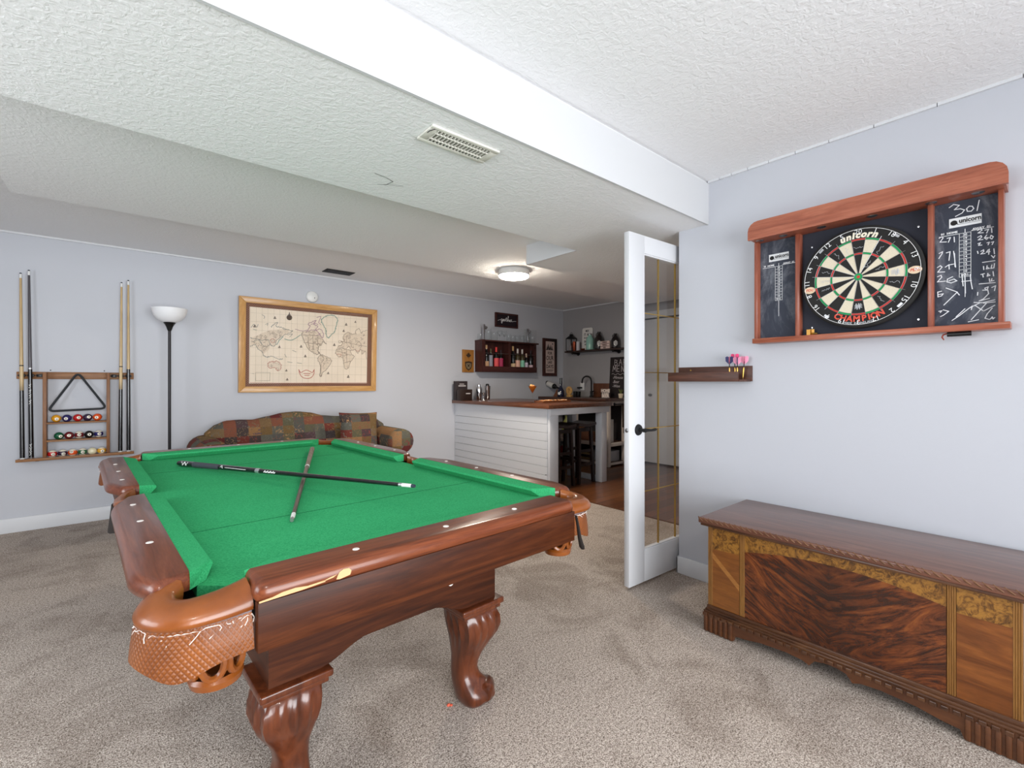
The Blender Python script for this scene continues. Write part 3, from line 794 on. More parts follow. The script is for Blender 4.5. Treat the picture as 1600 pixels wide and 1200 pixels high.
STROKES = [
    [(192, 242), (222, 220), (262, 226), (228, 256), (270, 250), (298, 258), (280, 280), (236, 303)],
    [(318, 268), (312, 250), (330, 232), (352, 232), (362, 248), (345, 266), (318, 268)], [(385, 262), (400, 190)],
    [(122, 455), (140, 445), (150, 452), (128, 482), (172, 480)], [(178, 455), (200, 450), (186, 482)], [(226, 446), (228, 480)],
    [(122, 560), (145, 548), (142, 562), (120, 595)], [(172, 556), (198, 548), (190, 608)], [(222, 545), (230, 600), (236, 655)], [(228, 560), (232, 650)],
    [(110, 658), (130, 645), (142, 655), (112, 690), (160, 688)], [(165, 655), (190, 638), (192, 668)], [(190, 640), (230, 632)], [(110, 722), (135, 712), (140, 725), (110, 758), (165, 752)],
    [(215, 722), (180, 738), (176, 758), (205, 765), (245, 750), (225, 738), (190, 750)], [(112, 830), (138, 822), (112, 828), (114, 862), (138, 855), (150, 840), (120, 845)],
    [(170, 800), (248, 828), (155, 918)], [(246, 830), (262, 848)], [(120, 962), (140, 958), (130, 970)], [(150, 952), (188, 962), (150, 990), (132, 998)],
    [(280, 705), (288, 785)], [(300, 700), (304, 835)], [(280, 755), (345, 748)], [(338, 705), (342, 752), (352, 806)],
    [(388, 400), (410, 390), (420, 398), (392, 418), (428, 416)], [(440, 398), (465, 392), (452, 418)], [(486, 386), (488, 414)],
    [(390, 448), (412, 436), (418, 446), (394, 466), (425, 463)], [(452, 432), (436, 452), (452, 462), (464, 450), (440, 450)], [(482, 434), (474, 452), (488, 460), (498, 444), (482, 434)],
    [(392, 492), (408, 486), (396, 504), (418, 502)], [(455, 486), (470, 482), (462, 500)], [(484, 482), (500, 478), (490, 498)],
    [(388, 545), (392, 560)], [(412, 545), (430, 535), (432, 546), (412, 564), (440, 560)], [(462, 535), (450, 552), (474, 548)], [(470, 530), (466, 566)], [(502, 528), (506, 562)], [(485, 575), (500, 590), (508, 575)],
    [(424, 622), (508, 610)], [(430, 650), (432, 672)], [(455, 645), (450, 668), (470, 664), (456, 656)], [(488, 640), (482, 664), (502, 660), (506, 630)],
    [(412, 706), (436, 700)], [(424, 704), (428, 724)], [(460, 698), (456, 718), (474, 712), (460, 704)], [(496, 686), (500, 716)], [(470, 735), (474, 756)], [(488, 735), (484, 752), (502, 748)],
    [(400, 772), (510, 762)], [(440, 800), (462, 792), (455, 815), (440, 806)], [(488, 796), (514, 784), (506, 818)],
    [(425, 815), (460, 815), (465, 840), (430, 875), (400, 890), (470, 872)], [(390, 830), (388, 850)], [(365, 900), (420, 902), (508, 882)], [(430, 905), (510, 896)],
    [(212, 1025), (265, 990), (330, 940), (400, 905)], [(330, 940), (352, 925), (345, 950)], [(370, 920), (430, 960)], [(345, 1020), (400, 960), (450, 905)], [(430, 960), (508, 920)],
    [(490, 940), (455, 980), (440, 1010), (470, 1018), (495, 1005)], [(478, 1015), (490, 1000), (496, 1015), (508, 1005)], [(325, 1035), (395, 1020)], [(240, 1000), (300, 945)]]
m = MB(); up = (-1, 0, 0)
for st in STROKES:
    m.strip3([on_x(1440 + x / 4.444, 270 + y / 4.444, XP - .0022) for x, y in st], .0032, up)
m.build('chalk_writing', M_CHALK, c2, ang=0)

# ---------------------------------------------------------------- dartboard
BR, YC, ZCC, XF = .2350, .6145, 1.688, 2.622
t = thing('dartboard', 'round bristle dartboard with red and green rings in the cabinet', 'dartboard', (2.676, YC, ZCC))
Mb = wall_x(XF, YC, ZCC)
def f_bristle(col):
    def fn(N):
        n = N.noise(N.coord('Object'), 240, 2, 0.7)
        N.set('Base Color', N.mix(N.math('MULTIPLY', n, 0.6), S(*col), S(*[min(255, int(c * 0.6) + 20) for c in col])))
    return fn
MF = [mat('bristle_black', (30, 29, 28), 0.9, fn=f_bristle((34, 33, 32))), mat('bristle_cream', (222, 208, 180), 0.9, fn=f_bristle((240, 228, 202))),
      mat('bristle_red', (186, 44, 40), 0.9, fn=f_bristle((214, 60, 54))), mat('bristle_green', (20, 140, 76), 0.9, fn=f_bristle((30, 164, 92)))]
body = MB().lathe([(BR - .012, -.048), (BR, -.040), (BR, -.006), (BR - .006, 0), (0, 0)], n=72, M=Mb).build('board_body', MF[0], t)
k = BR / 225.5
R = [15.9 * k, 99 * k, 107 * k, 162 * k, 170 * k]
f = MB()
def sector(mb, r0, r1, a0, a1, z, n=4):
    vs = [(r * math.sin(a0 + (a1 - a0) * i / n), r * math.cos(a0 + (a1 - a0) * i / n), z) for r in (r0, r1) for i in range(n + 1)]
    mb.add(vs, [(i, i + 1, n + 1 + i + 1, n + 1 + i) for i in range(n)], Mb)
for i in range(20):
    a0 = (i - .5) * PI / 10; a1 = a0 + PI / 10; dk = i % 2 == 0
    for j in range(4):
        f.mi = (0 if dk else 1) if j in (0, 2) else (2 if dk else 3)
        sector(f, R[j], R[j + 1], a0, a1, .0006)
f.mi = 3; f.lathe([(6.35 * k, .0006), (R[0], .0006)], n=40, M=Mb, caps=False); f.mi = 2; f.lathe([(0, .0006), (6.35 * k, .0006)], n=40, M=Mb, caps=False)
f.build('scoring_face', MF, t, ang=0)
w = MB()
for r in R: w.tube([Mb @ Vector((r * math.cos(a), r * math.sin(a), .0012)) for a in [2 * PI * i / 80 for i in range(80)]], .0009, 5, closed=True)
for i in range(20):
    a = (i + .5) * PI / 10
    w.tube([Mb @ Vector((r * math.sin(a), r * math.cos(a), .0012)) for r in (R[0], 182 * k)], .0008, 5)
w.build('wire_spider', M_STEEL, t)
n_ = MB()
RN = 212 * k
n_.tube([Mb @ Vector((RN * math.cos(a), RN * math.sin(a), .002)) for a in [2 * PI * i / 90 for i in range(90)]], .0011, 5, closed=True)
M_WIRE = mat('bright_wire', (235, 235, 235), 0.35)
for i, s_ in enumerate(('20', '1', '18', '4', '13', '6', '10', '15', '2', '17', '3', '19', '7', '16', '8', '11', '14', '9', '12', '5')):
    a = i * PI / 10; flip = PI if 5 < i < 15 else 0
    n_.text(s_, .030, Mb @ Matrix.Translation((200 * k * math.sin(a), 200 * k * math.cos(a), .0022)) @ Matrix.Rotation(-a + 0, 4, 'Z'))
n_.build('number_ring', M_WIRE, t)
def arc_text(mb, s_, size, r, mid, step, top=True, bold=.001, shear=0.0):
    wd = [{'i': .55, 'I': .5, 'M': 1.2, 'r': .8, 'c': .9}.get(ch, 1) for ch in s_]; tot = sum(wd); run = 0
    for i, ch in enumerate(s_):
        a = mid + (run + wd[i] / 2 - tot / 2) * step * (1 if top else -1); run += wd[i]
        mb.text(ch, size, Mb @ Matrix.Translation((r * math.sin(a), r * math.cos(a), .0016)) @ Matrix.Rotation(-a + (0 if top else PI), 4, 'Z'), bold=bold, shear=shear)
m = MB(); arc_text(m, 'unicorn', .040, 186 * k, 0, .125, True, .0022, .2); m.build('maker_lettering', mat('cream_lettering', (238, 230, 210), 0.8), t)
m = MB(); arc_text(m, 'CHAMPION', .036, 187 * k, PI, .132, False, .0014); 
for ay in (PI / 2 + .02, -PI / 2 - .17):
    m.text('PDC', .017, Mb @ Matrix.Translation((193 * k * math.sin(ay), 193 * k * math.cos(ay), .0018)), bold=.0003, shear=.25)
m.build('red_lettering', mat('red_lettering', (214, 84, 66), 0.8), t)
m = MB()
for ay in (PI / 2 + .02, -PI / 2 - .17):
    m.lathe([(0, .0010), (.024, .0010)], n=20, caps=False, M=Mb @ Matrix.Translation((193 * k * math.sin(ay), 193 * k * math.cos(ay), 0)) @ Matrix.Diagonal((1, .7, 1, 1)))
m.build('pale_badge', mat('pale_badge', (226, 200, 170), 0.8), t)
m = MB(); arc_text(m, 'MADE IN ENGLAND', .013, 206 * k, PI, .036, False, .0002)
SIG = [(0, 130), (2, 130), (2, 60), (5, 130), (6, 135), (19, 130), (18, 135), (14, 130), (15, 128), (10, 132), (4, 82), (8, 135), (16, 130)]
for i, (s_, r) in enumerate(SIG):          # scribbled signatures on the dark wedges
    a = s_ * PI / 10; rnd = random.Random(i)
    pts = [(-.020 + .040 * q / 9 , rnd.uniform(-.006, .006)) for q in range(10)]
    big = s_ in (5, 10)
    rot = -a if s_ in (0, 10) else -a + PI / 2
    for kk in range(3 if big else 1):
        m.ribbon([(x * (.7 if big else .9), y * (1.3 if big else 1) + kk * .007 - .007 * big) for x, y in pts], .0022 if big else .0012, Mb @ Matrix.Translation((r * k * math.sin(a), r * k * math.cos(a), .0012)) @ Matrix.Rotation(rot, 4, 'Z'))
m.build('signature', mat('silver_ink', (190, 192, 196), 0.7), t, ang=0)
for a in (.72, 2.35, -.78, -2.5):
    MB().box(-.011, .011, -.005, .005, 0, .002, M=Mb @ Matrix.Translation((203 * k * math.sin(a), 203 * k * math.cos(a), .0)) @ Matrix.Rotation(-a, 4, 'Z')).build('ring_clip', M_STEEL, t)

# dart lying in the cabinet, pen held under the tray
p = on_x(1270, 519, 2.645)
t = thing('dart', 'small brass dart resting on the cabinet tray left of the dartboard', 'dart', (2.645, p.y, 1.434))
MB().tube([(2.65, p.y + .014, 1.441), (2.645, p.y - .004, 1.441), (2.64, p.y - .022, 1.440)], [.004, .0065, .004], 10).build('barrel', M_BRASS, t)
MB().box(2.632, 2.662, p.y + .008, p.y + .011, 1.4345, 1.462).box(2.646, 2.649, p.y - .006, p.y + .028, 1.4345, 1.464).build('flight', mat('gold_foil_flight', (176, 130, 60), 0.3, 0.6), t)
MB().tube([(2.64, p.y - .022, 1.440), (2.638, p.y - .038, 1.437)], [.0025, .001], 8).build('point', M_BLACK, t)
a = on_x(1480, 525, 2.64); b = on_x(1518, 519, 2.64)
t = thing('chalk_marker', 'slim black pen with a red hook under the right end of the cabinet tray', 'pen', (2.64, (a.y + b.y) / 2, 1.398))
MB().tube([(2.64, a.y, 1.398), (2.64, b.y, 1.398)], .0098, 12).build('barrel', M_BLACK, t)
MB().tube([(2.64, a.y, 1.402), (2.64, a.y + .012, 1.398), (2.64, a.y + .016, 1.388), (2.64, a.y + .010, 1.376)], [.003, .003, .003, .002], 8).build('hook', mat('rust_red_wire', (150, 62, 44), 0.6), t)

# ---------------------------------------------------------------- small dark wood shelf with darts
M_DKW = wood('dark_stained_pine', [(58, 34, 26), (86, 52, 40), (106, 68, 52)], 'Y', 2, 10, 0.45)
t = thing('wall_shelf', 'narrow dark wooden dart ledge on the wall beside the glass door', 'shelf', (XR, 1.35, 1.20))
MB().box(2.688, 2.6995, 1.118, 1.562, 1.205, 1.291, .001).build('back_board', M_DKW, t)
MB().box(2.590, 2.602, 1.150, 1.576, 1.203, 1.258, .0012).build('front_board', M_DKW, t)
MB().box(2.602, 2.688, 1.122, 1.562, 1.203, 1.214, .001).build('ledge', M_DKW, t)
h = MB()
for y in (1.20, 1.48): h.lathe([(0, .003), (.004, .002), (.005, 0)], n=10, M=wall_x(2.688, y, 1.272))
h.build('screw', M_BRASS, t)
M_PINK = mat('pink_flight', (226, 60, 120), 0.4); M_NAVY = mat('navy_flight', (40, 42, 104), 0.4); M_PALE = mat('pale_flight', (236, 150, 180), 0.4)
def dart(y, x, top, m1, m2, label, lean=0.0):
    t = thing('dart', label, 'dart', (x, y, 1.214), 0, 'darts standing on the wall ledge')
    z0 = 1.214
    MB().tube([(x, y, z0 + .003), (x, y, z0 + .012)], [.001, .002], 8).tube([(x, y, z0 + .012), (x, y, z0 + .020), (x, y - lean * .5, z0 + .062), (x, y - lean * .6, z0 + .068)], [.003, .0042, .0042, .003], 10).build('barrel', M_BRASS, t)
    MB().tube([(x, y - lean * .6, z0 + .066), (x, y - lean, top - .03)], .0026, 8).build('shaft', M_BLACK, t)
    f = MB(); yy = y - lean
    for i in range(2):
        f.mi = i
        pr = [(.003, -.045), (.020, -.028), (.021, -.004), (.012, 0), (.003, -.004)]
        for sg in (-1, 1):
            pts = [(sg * a, b) for a, b in pr]
            if i == 0: f.prism(pts if sg > 0 else pts[::-1], -.0004, .0004, M=frame((x, yy, top), (.35, -1, 0), (0, 0, 1)))
            else: f.prism(pts if sg > 0 else pts[::-1], -.0004, .0004, M=frame((x, yy, top), (1, .35, 0), (0, 0, 1)))
    f.build('flight', [m1, m2], t, ang=0)
dart(1.222, 2.645, 1.346, M_NAVY, M_PINK, 'dart with navy and pink flight, leftmost of those standing on the dart ledge')
dart(1.196, 2.655, 1.360, M_PINK, M_PALE, 'dart with bright pink flight, tallest of those on the dart ledge')
dart(1.176, 2.640, 1.340, M_PALE, M_NAVY, 'dart with pale pink and navy flight, second from the right on the dart ledge')
dart(1.152, 2.655, 1.345, M_PALE, M_PINK, 'dart with pale pink flight, rightmost on the dart ledge', 0.008)

# ---------------------------------------------------------------- cedar chest
M_LID = wood('chest_lid_walnut', [(76, 44, 32), (106, 66, 50), (130, 88, 68)], 'Y', 1.2, 10, 0.32, coat=0.35)
M_MOLD = wood('chest_moulding', [(50, 30, 20), (84, 52, 32), (108, 72, 44)], 'Y', 3, 10, 0.4, coat=0.2)
M_PILA = wood('chest_pilaster', [(116, 76, 34), (156, 110, 56)], 'Z', 3, 10, 0.35, coat=0.2)
def f_burl(N):
    v = N.coord('Object')
    n = N.noise(v, 30, 7, 0.72, 1.8); g = N.noise(v, 60, 3, 0.7, 1.0)
    c = N.ramp(n, [(0.34, S(56, 33, 12)), (0.46, S(116, 76, 29)), (0.58, S(164, 115, 48)), (0.72, S(114, 75, 31))])
    N.set('Base Color', N.mix(0.4, c, N.ramp(g, [(0.35, (0.55, 0.5, 0.45)), (0.6, (1, 1, 1))]), 'MULTIPLY'))
M_BURL = mat('burl_veneer', (150, 100, 44), 0.3, coat=0.3, fn=f_burl)
def f_crotch(N):
    # book-matched crotch figure about the middle of the panel
    tc = N.n('TexCoord'); sep = N.n('SeparateXYZ'); N.nt.links.new(tc.outputs['Object'], sep.inputs[0])
    ay = N.math('ABSOLUTE', N.math('ADD', sep.outputs[1], -0.012))
    cmb = N.n('CombineXYZ'); N.put(cmb.inputs[0], sep.outputs[0]); N.put(cmb.inputs[1], N.math('MULTIPLY', ay, 3.0)); N.put(cmb.inputs[2], N.math('ADD', N.math('MULTIPLY', sep.outputs[2], 9.0), N.math('MULTIPLY', ay, -5.0)))
    n = N.noise(cmb.outputs[0], 1.5, 8, 0.72, 2.6)
    c = N.ramp(n, [(0.30, S(28, 11, 5)), (0.44, S(64, 28, 10)), (0.56, S(112, 56, 22)), (0.72, S(152, 86, 34))])
    dk = N.ramp(N.math('MULTIPLY', ay, 3.4), [(0.0, (0.30, 0.26, 0.24)), (0.5, (0.72, 0.68, 0.66)), (1.0, (1, 1, 1))])
    N.set('Base Color', N.mix(0.8, c, dk, 'MULTIPLY'))
M_CROTCH = mat('crotch_walnut', (90, 42, 20), 0.25, coat=0.45, fn=f_crotch)
M_DIAG1 = wood('diagonal_veneer_left', [(108, 60, 22), (146, 90, 38)], 'Y', 2.2, 7, 0.3, coat=0.3, rot=(-.75, 0, 0))
M_DIAG2 = wood('diagonal_veneer_right', [(84, 42, 15), (122, 68, 27), (148, 88, 38)], 'Y', 2.2, 7, 0.3, coat=0.3, rot=(.45, 0, 0))
M_BODY = wood('chest_body', [(76, 42, 24), (106, 64, 36)], 'Y', 2, 8, 0.4, coat=0.2)
M_INLAY = wood('inlay_strip', [(150, 96, 44), (176, 120, 60)], 'Y', 4, 6, 0.3, coat=0.3)
XC = 2.190
t = thing('cedar_chest', 'low walnut chest with burl veneer front standing under the dartboard', 'chest', (2.43, .60, 0))
MB().box(XC + .004, 2.67, .088, 1.106, .10, .505).build('body', M_BODY, t)
lid = MB().box(2.150, 2.682, .045, 1.146, .519, .546, .006, 3).build('lid', M_LID, t)
m = MB().box(2.157, 2.682, .053, 1.138, .507, .5195, .004, 2); m.build('lid_moulding', M_MOLD, lid)
m = MB(); n = 44
for i in range(n):
    y = .06 + 1.075 * i / (n - 1)
    m.tube([(2.1515, y - .012, .531), (2.1500, y, .539), (2.157, y + .012, .5455)], .0034, 6)
m.build('rope_carving', wood('rope_carved_wood', [(88, 56, 34), (128, 86, 54)], 'Y', 3, 8, 0.4, coat=0.2), lid)
def fpoly(name, poly, m_, par=None, d=.004):       # poly in (y, z)
    MBk = MB().prism(poly, XC - d, XC + .004, M=Mc); return MBk.build(name, m_, par or t)
def z_arch(y): return .422 + .040 * max(0, 1 - ((y - .601) / .34) ** 2)
ya, yb = .262, .940
arcp = [(yb - (yb - ya) * i / 24, z_arch(yb - (yb - ya) * i / 24)) for i in range(25)]
fpoly('center_panel', [(yb, .124)] + arcp + [(ya, .124)], M_CROTCH)
fpoly('burl_band', [(yb, .506)] + arcp + [(ya, .506)], M_BURL)
fpoly('burl_band', [(1.098, .506), (1.098, .396), (.965, .402), (.965, .506)], M_BURL)
fpoly('burl_band', [(.236, .506), (.236, .412), (.104, .412), (.104, .506)], M_BURL)
sp = fpoly('side_panel', [(1.098, .396), (1.098, .124), (.965, .124), (.965, .402)], M_DIAG1)
fpoly('inlay_strip', [(1.098, .386), (1.098, .360), (.965, .235), (.965, .262)], M_INLAY, sp, .0045)
fpoly('side_panel', [(.236, .412), (.236, .124), (.104, .124), (.104, .412)], M_DIAG2)
for y in (1.102, .9525, .249, .094):
    m = MB()
    for dy in (-.0085, -.003, .003, .0085): m.tube([(XC - .002, y + dy, .122), (XC - .002, y + dy, .507)], .0034, 6)
    m.box(XC - .003, XC + .004, y - .0115, y + .0115, .122, .507).build('pilaster', M_PILA, t)
b = MB()
for z0, z1, d in ((.108, .125, .004), (.098, .110, .010), (.090, .100, .016)):
    b.box(XC - .008 - d, 2.675, .083 - d, 1.111 + d, z0, z1, .003, 2)
bs = b.build('base_moulding', M_MOLD, t)
m = MB()
y = .07
while y < 1.12:
    m.box(XC - .033, XC - .0, y, y + .020, .076, .091, .002); y += .0305
m.build('dentil', M_MOLD, bs, ang=0)
ap = [(1.125, .090), (1.125, .003), (.985, .003), (.975, .030)]
prof = [(.93, .034), (.86, .047), (.76, .052), (.70, .047), (.675, .036), (.655, .062), (.62, .070), (.58, .070), (.547, .062), (.527, .036), (.50, .047), (.44, .052), (.34, .047), (.27, .034)]
ap += prof + [(.225, .030), (.215, .003), (.075, .003), (.075, .090)]
MB().prism(ap[::-1], XC - .024, XC - .004, M=Mc).build('apron', M_BODY, t)
for y0 in (.983, .077):
    m = MB()
    for i in range(6): m.box(XC - .031, XC - .022, y0 + .004 + i * .0235, y0 + .019 + i * .0235, .003, .080, .004, 2)
    m.build('fluted_foot', M_BODY, t)
MB().box(2.20, 2.665, 1.100, 1.118, .003, .090).box(2.20, 2.665, .080, .098, .003, .090).box(2.645, 2.665, .098, 1.10, .003, .10).build('foot_side', M_BODY, t)
# ---------------------------------------------------------------- cue rack on the back wall
M_OAKX = wood('oak_x', [(116, 74, 40), (146, 98, 56), (164, 116, 70)], 'X', 2, 12, 0.45)
M_OAKZ = wood('oak_z', [(112, 70, 40), (140, 92, 54), (158, 108, 66)], 'Z', 2, 12, 0.45)
YWL = YB - .0005
t = thing('cue_rack', 'oak wall rack with three ball shelves and cue clips on the back wall', 'cue rack', (-.26, YB, .56))
rail = MB().box(-.622, .104, 5.385, YWL, 1.225, 1.283, .003).build('top_rail', M_OAKX, t)
for x in (-.590, -.5405, -.49, -.03, .0165, .0672):
    m = MB()
    for s_ in (-1, 1):
        m.tube([(x + s_ * .004, 5.384, 1.252), (x + s_ * .017, 5.374, 1.254), (x + s_ * .0205, 5.350, 1.254), (x + s_ * .017, 5.336, 1.254)], [.005, .005, .0045, .0035], 7)
    m.box(x - .018, x + .018, 5.376, 5.385, 1.240, 1.266, .002)
    m.build('cue_clip', M_BLACK, rail)
for x0, x1 in ((-.467, -.445), (-.079, -.057)): MB().box(x0, x1, 5.30, YWL, .592, 1.280, .002).build('upright', M_OAKZ, t)
SH = [(.8705, .858), (.7265, .714), (.582, .570)]
for z1, z0 in SH[:2]: MB().box(-.445, -.079, 5.300, YWL, z0, z1, .002).build('ball_shelf', M_OAKX, t)
MB().box(-.616, .104, 5.285, YWL, .570, .5815, .002).box(-.616, .104, 5.280, 5.290, .570, .592, .002).build('cue_tray', M_OAKX, t)
m = MB()
for x in (-.5, .02): m.box(x - .012, x + .012, 5.33, 5.34, .562, .571, .001)
m.build('tray_peg', M_BLACK, t)
sc = MB()
for p in ((79, 578.5), (163, 579.5)):
    q = on_y(*p, YB - .001); sc.lathe([(0, .004), (.004, .003), (.005, 0)], n=8, M=wall_y(q.x, YB - .0005, q.z))
sc.build('nail', M_BLACK, t)
# triangle hanging on the rail
t = thing('ball_triangle', 'black plastic triangle for racking balls, hanging in the middle of the cue rack', 'triangle', (-.255, 5.372, .98))
a, b, c = (-.262, 5.372, 1.283), (-.440, 5.318, .962), (-.077, 5.318, .974)
def rounded_tri(P, r=.028):
    P = [Vector(p) for p in P]; out = []
    for i in range(3):
        p = P[i]; d0 = (P[i - 1] - p).normalized(); d1 = (P[(i + 1) % 3] - p).normalized()
        for j in range(6):
            u = j / 5; q0 = p + d0 * r * 1.6; q1 = p + d1 * r * 1.6
            out.append(q0 * (1 - u) ** 2 + p * 2 * u * (1 - u) + q1 * u * u)
    return out
MB().tube(rounded_tri([a, b, c]), .0125, 8, closed=True, flat=.7).build('triangle_frame', mat('grey_black_plastic', (46, 50, 54), 0.4), t)
# balls
BRD = .0303
def ball_mat(n, col, stripe):
    def fn(N):
        tc = N.n('TexCoord'); sep = N.n('SeparateXYZ'); N.nt.links.new(tc.outputs['Object'], sep.inputs[0])
        if stripe:
            f = N.math('LESS_THAN', N.math('ABSOLUTE', sep.outputs[2]), .0165)
            N.set('Base Color', N.mix(f, S(240, 232, 214), S(*col)))
    return mat('ball_' + n, col, 0.12, coat=0.6, fn=fn)
M_SPOT = mat('ball_spot', (244, 238, 222), 0.2)
BALLS = [('yellow', 1, (226, 158, 30), 0), ('blue', 2, (36, 32, 96), 0), ('red', 3, (190, 26, 26), 0), ('purple', 4, (48, 28, 60), 0), ('orange', 5, (226, 82, 24), 0),
         ('green', 6, (10, 84, 54), 0), ('maroon', 7, (104, 20, 30), 0), ('maroon and white striped', 15, (104, 20, 30), 1), ('black', 8, (16, 16, 18), 0), ('blue and white striped', 10, (34, 32, 92), 1),
         ('red and white striped', 11, (186, 28, 28), 1), ('purple and white striped', 12, (46, 28, 56), 1), ('orange and white striped', 13, (222, 84, 30), 1), ('green and white striped', 14, (14, 92, 56), 1),
         ('plain white cue', 0, (232, 224, 190), 0), ('yellow and white striped', 9, (226, 166, 44), 1)]
BX = [(88, 104.5, 121.5, 137, 151.5), (92, 107.5, 123.5, 138, 152), (83, 97.5, 113.5, 129, 143.5, 157)]
rows = [(0, 5), (5, 10), (10, 16)]
rows_txt = ['on the top shelf of the cue rack', 'on the middle shelf of the cue rack', 'on the bottom tray of the cue rack']
for ri, (i0, i1) in enumerate(rows):
    xs = [on_y(px, 650, 5.335).x for px in BX[ri]]
    for i in range(1, len(xs)): xs[i] = max(xs[i], xs[i - 1] + 2 * BRD + .0006)
    z = SH[ri][0] + BRD + .0006
    if ri == 2: xs = [-.4138 + .0607 * i for i in range(6)]
    for i, x in zip(range(i0, i1), xs):
        cn, num, col, stp = BALLS[i]
        rnd = random.Random(i + 3)
        y = 5.338
        tilt = rnd.uniform(-.5, .35); yaw = rnd.uniform(-.35, .5)
        key = cn.split()[0] + ('_stripe' if stp else '')
        o = MB().sphere((x, y, z), BRD, 28, 18).build('billiard_ball', ball_mat(key, col, stp), None, 180, loc=(x, y, z))
        tag(o, ('%s billiard ball %s' % (cn, rows_txt[ri])) if num else 'plain white cue ball on the bottom tray of the cue rack', 'ball', 'billiard balls in the cue rack')
        if num:
            d = (Vector((0, 0, EYE)) - Vector((x, y, z))).normalized(); d = Matrix.Rotation(yaw * .8, 3, 'Z') @ d; d.z += tilt * .6; d.normalize()
            u = Vector((0, 0, 1)).cross(d).normalized(); vv = d.cross(u)
            sp = MB(); R0 = .0125; vs = []; n = 18
            Ms = frame((x, y, z), u, vv)
            sp.lathe([(0, BRD + .0004)] + [(R0 * q / 3, math.sqrt((BRD + .0004) ** 2 - (R0 * q / 3) ** 2)) for q in (1, 2, 3)], n=n, M=Ms)
            so = sp.build('number_spot', M_SPOT, o)
            MB().text(str(num), .017, Ms @ Matrix.Translation((0, 0, BRD + .0012)), bold=.0006).build('number', M_BTXT, so)
# cues standing in the rack
M_MAPLE = wood('maple_shaft', [(196, 164, 116), (218, 190, 142)], 'Z', 1, 10, 0.3, coat=0.2)
M_BROWNSH = wood('grey_shaft', [(70, 66, 72), (96, 92, 98)], 'Z', 1, 10, 0.3, coat=0.2)
def f_splice(N):
    tc = N.n('TexCoord'); sep = N.n('SeparateXYZ'); N.nt.links.new(tc.outputs['Object'], sep.inputs[0])
    N.set('Base Color', N.ramp(sep.outputs[2], [(0.50, S(22, 20, 20)), (0.63, S(206, 178, 132))]))
def rack_cue(px, z0, z1, sh, butt, label, ring=True, lean=0.0, j=.43, dy=0.0, marks=False, fade=False):
    x0 = on_y(px[1], 700, 5.335).x; x1 = on_y(px[0], 440, 5.355).x
    segs = [('bumper', 0, .010, .0135, .015, M_WHITEPL if not marks else M_STEEL), ('butt', .010, j - .13 if fade else j, .0155, .0128, butt)]
    if fade: segs.append(('forearm', j - .13, j, .0128, .0118, mat('spliced_forearm', (196, 168, 122), 0.3, fn=f_splice)))
    if ring: segs.append(('joint_ring', j, j + .006, .0121, .0121, M_SILV if marks else M_BLACK))
    segs += [('shaft', j + (.006 if ring else 0), .972, .0114, .0072, sh), ('ferrule', .972, .994, .0074, .0072, M_WHITEPL), ('tip', .994, 1, .0072, .006, M_TIP)]
    mk = None
    if marks:
        def mk(t, a, b):
            m = MB()
            for f in (.03, .05, .07, .30, .33, .355, .385):
                p = a.lerp(b, f); r = .0158 - .004 * f * 2
                m.ribbon([(-.006, -.012), (.003, 0), (-.005, .010), (.006, .016)], .0025, frame(p + Vector((-.0015, -r - .0004, 0)), (1, 0, 0), (0, 0, 1)))
            m.build('silver_pattern', M_WTXT, t, ang=0)
    cue('pool_cue', label, (x0, 5.335 + dy, z0), (x1, 5.360 + dy, z1), segs, 'cues standing in the wall rack', mk)
rack_cue((32, 35), .5825, 2.07, M_MAPLE, M_CUEB, 'cue with pale maple shaft and black butt, leftmost in the wall rack', fade=True, j=.50)
rack_cue((45, 49), .5825, 2.10, M_BROWNSH, M_CUEB, 'all dark cue with silver pattern, second from left in the wall rack', marks=True, j=.475)
rack_cue((190, 188), .5825, 2.08, M_MAPLE, M_CUEB, 'pale cue with a thin black joint ring, left of the right-hand pair in the rack', fade=True, j=.50)
rack_cue((200.5, 201), .5825, 2.105, M_MAPLE, M_CUEB, 'pale cue with a long plain black butt, rightmost in the wall rack', ring=False, j=.48)

# ---------------------------------------------------------------- floor lamp
t = thing('floor_lamp', 'slim black floor lamp with white bowl shade against the back wall', 'lamp', (.348, 5.15, 0))
c0 = (.348, 5.15, 0)
MB().lathe([(.12, 0), (.125, .006), (.12, .016), (.06, .024), (.02, .034), (.011, .05)], c=c0, n=32).build('base', M_BLACK, t)
MB().lathe([(.0115, .05), (.0115, 1.662)], c=c0, n=14).build('pole', mat('dark_grey_metal', (44, 42, 44), 0.35, 0.5), t)
MB().lathe([(.012, 1.655), (.018, 1.668), (.024, 1.69), (.036, 1.715), (.046, 1.727), (.044, 1.732), (.012, 1.728)], c=c0, n=24).build('socket_cone', M_BLACK, t)
MB().lathe([(.040, 1.731), (.062, 1.738), (.095, 1.762), (.118, 1.795), (.130, 1.832), (.133, 1.855), (.130, 1.856), (.126, 1.832), (.114, 1.798), (.092, 1.767), (.060, 1.743), (.040, 1.737)], c=c0, n=40).build('bowl_shade', mat('frosted_white_shade', (244, 244, 246), 0.45), t)

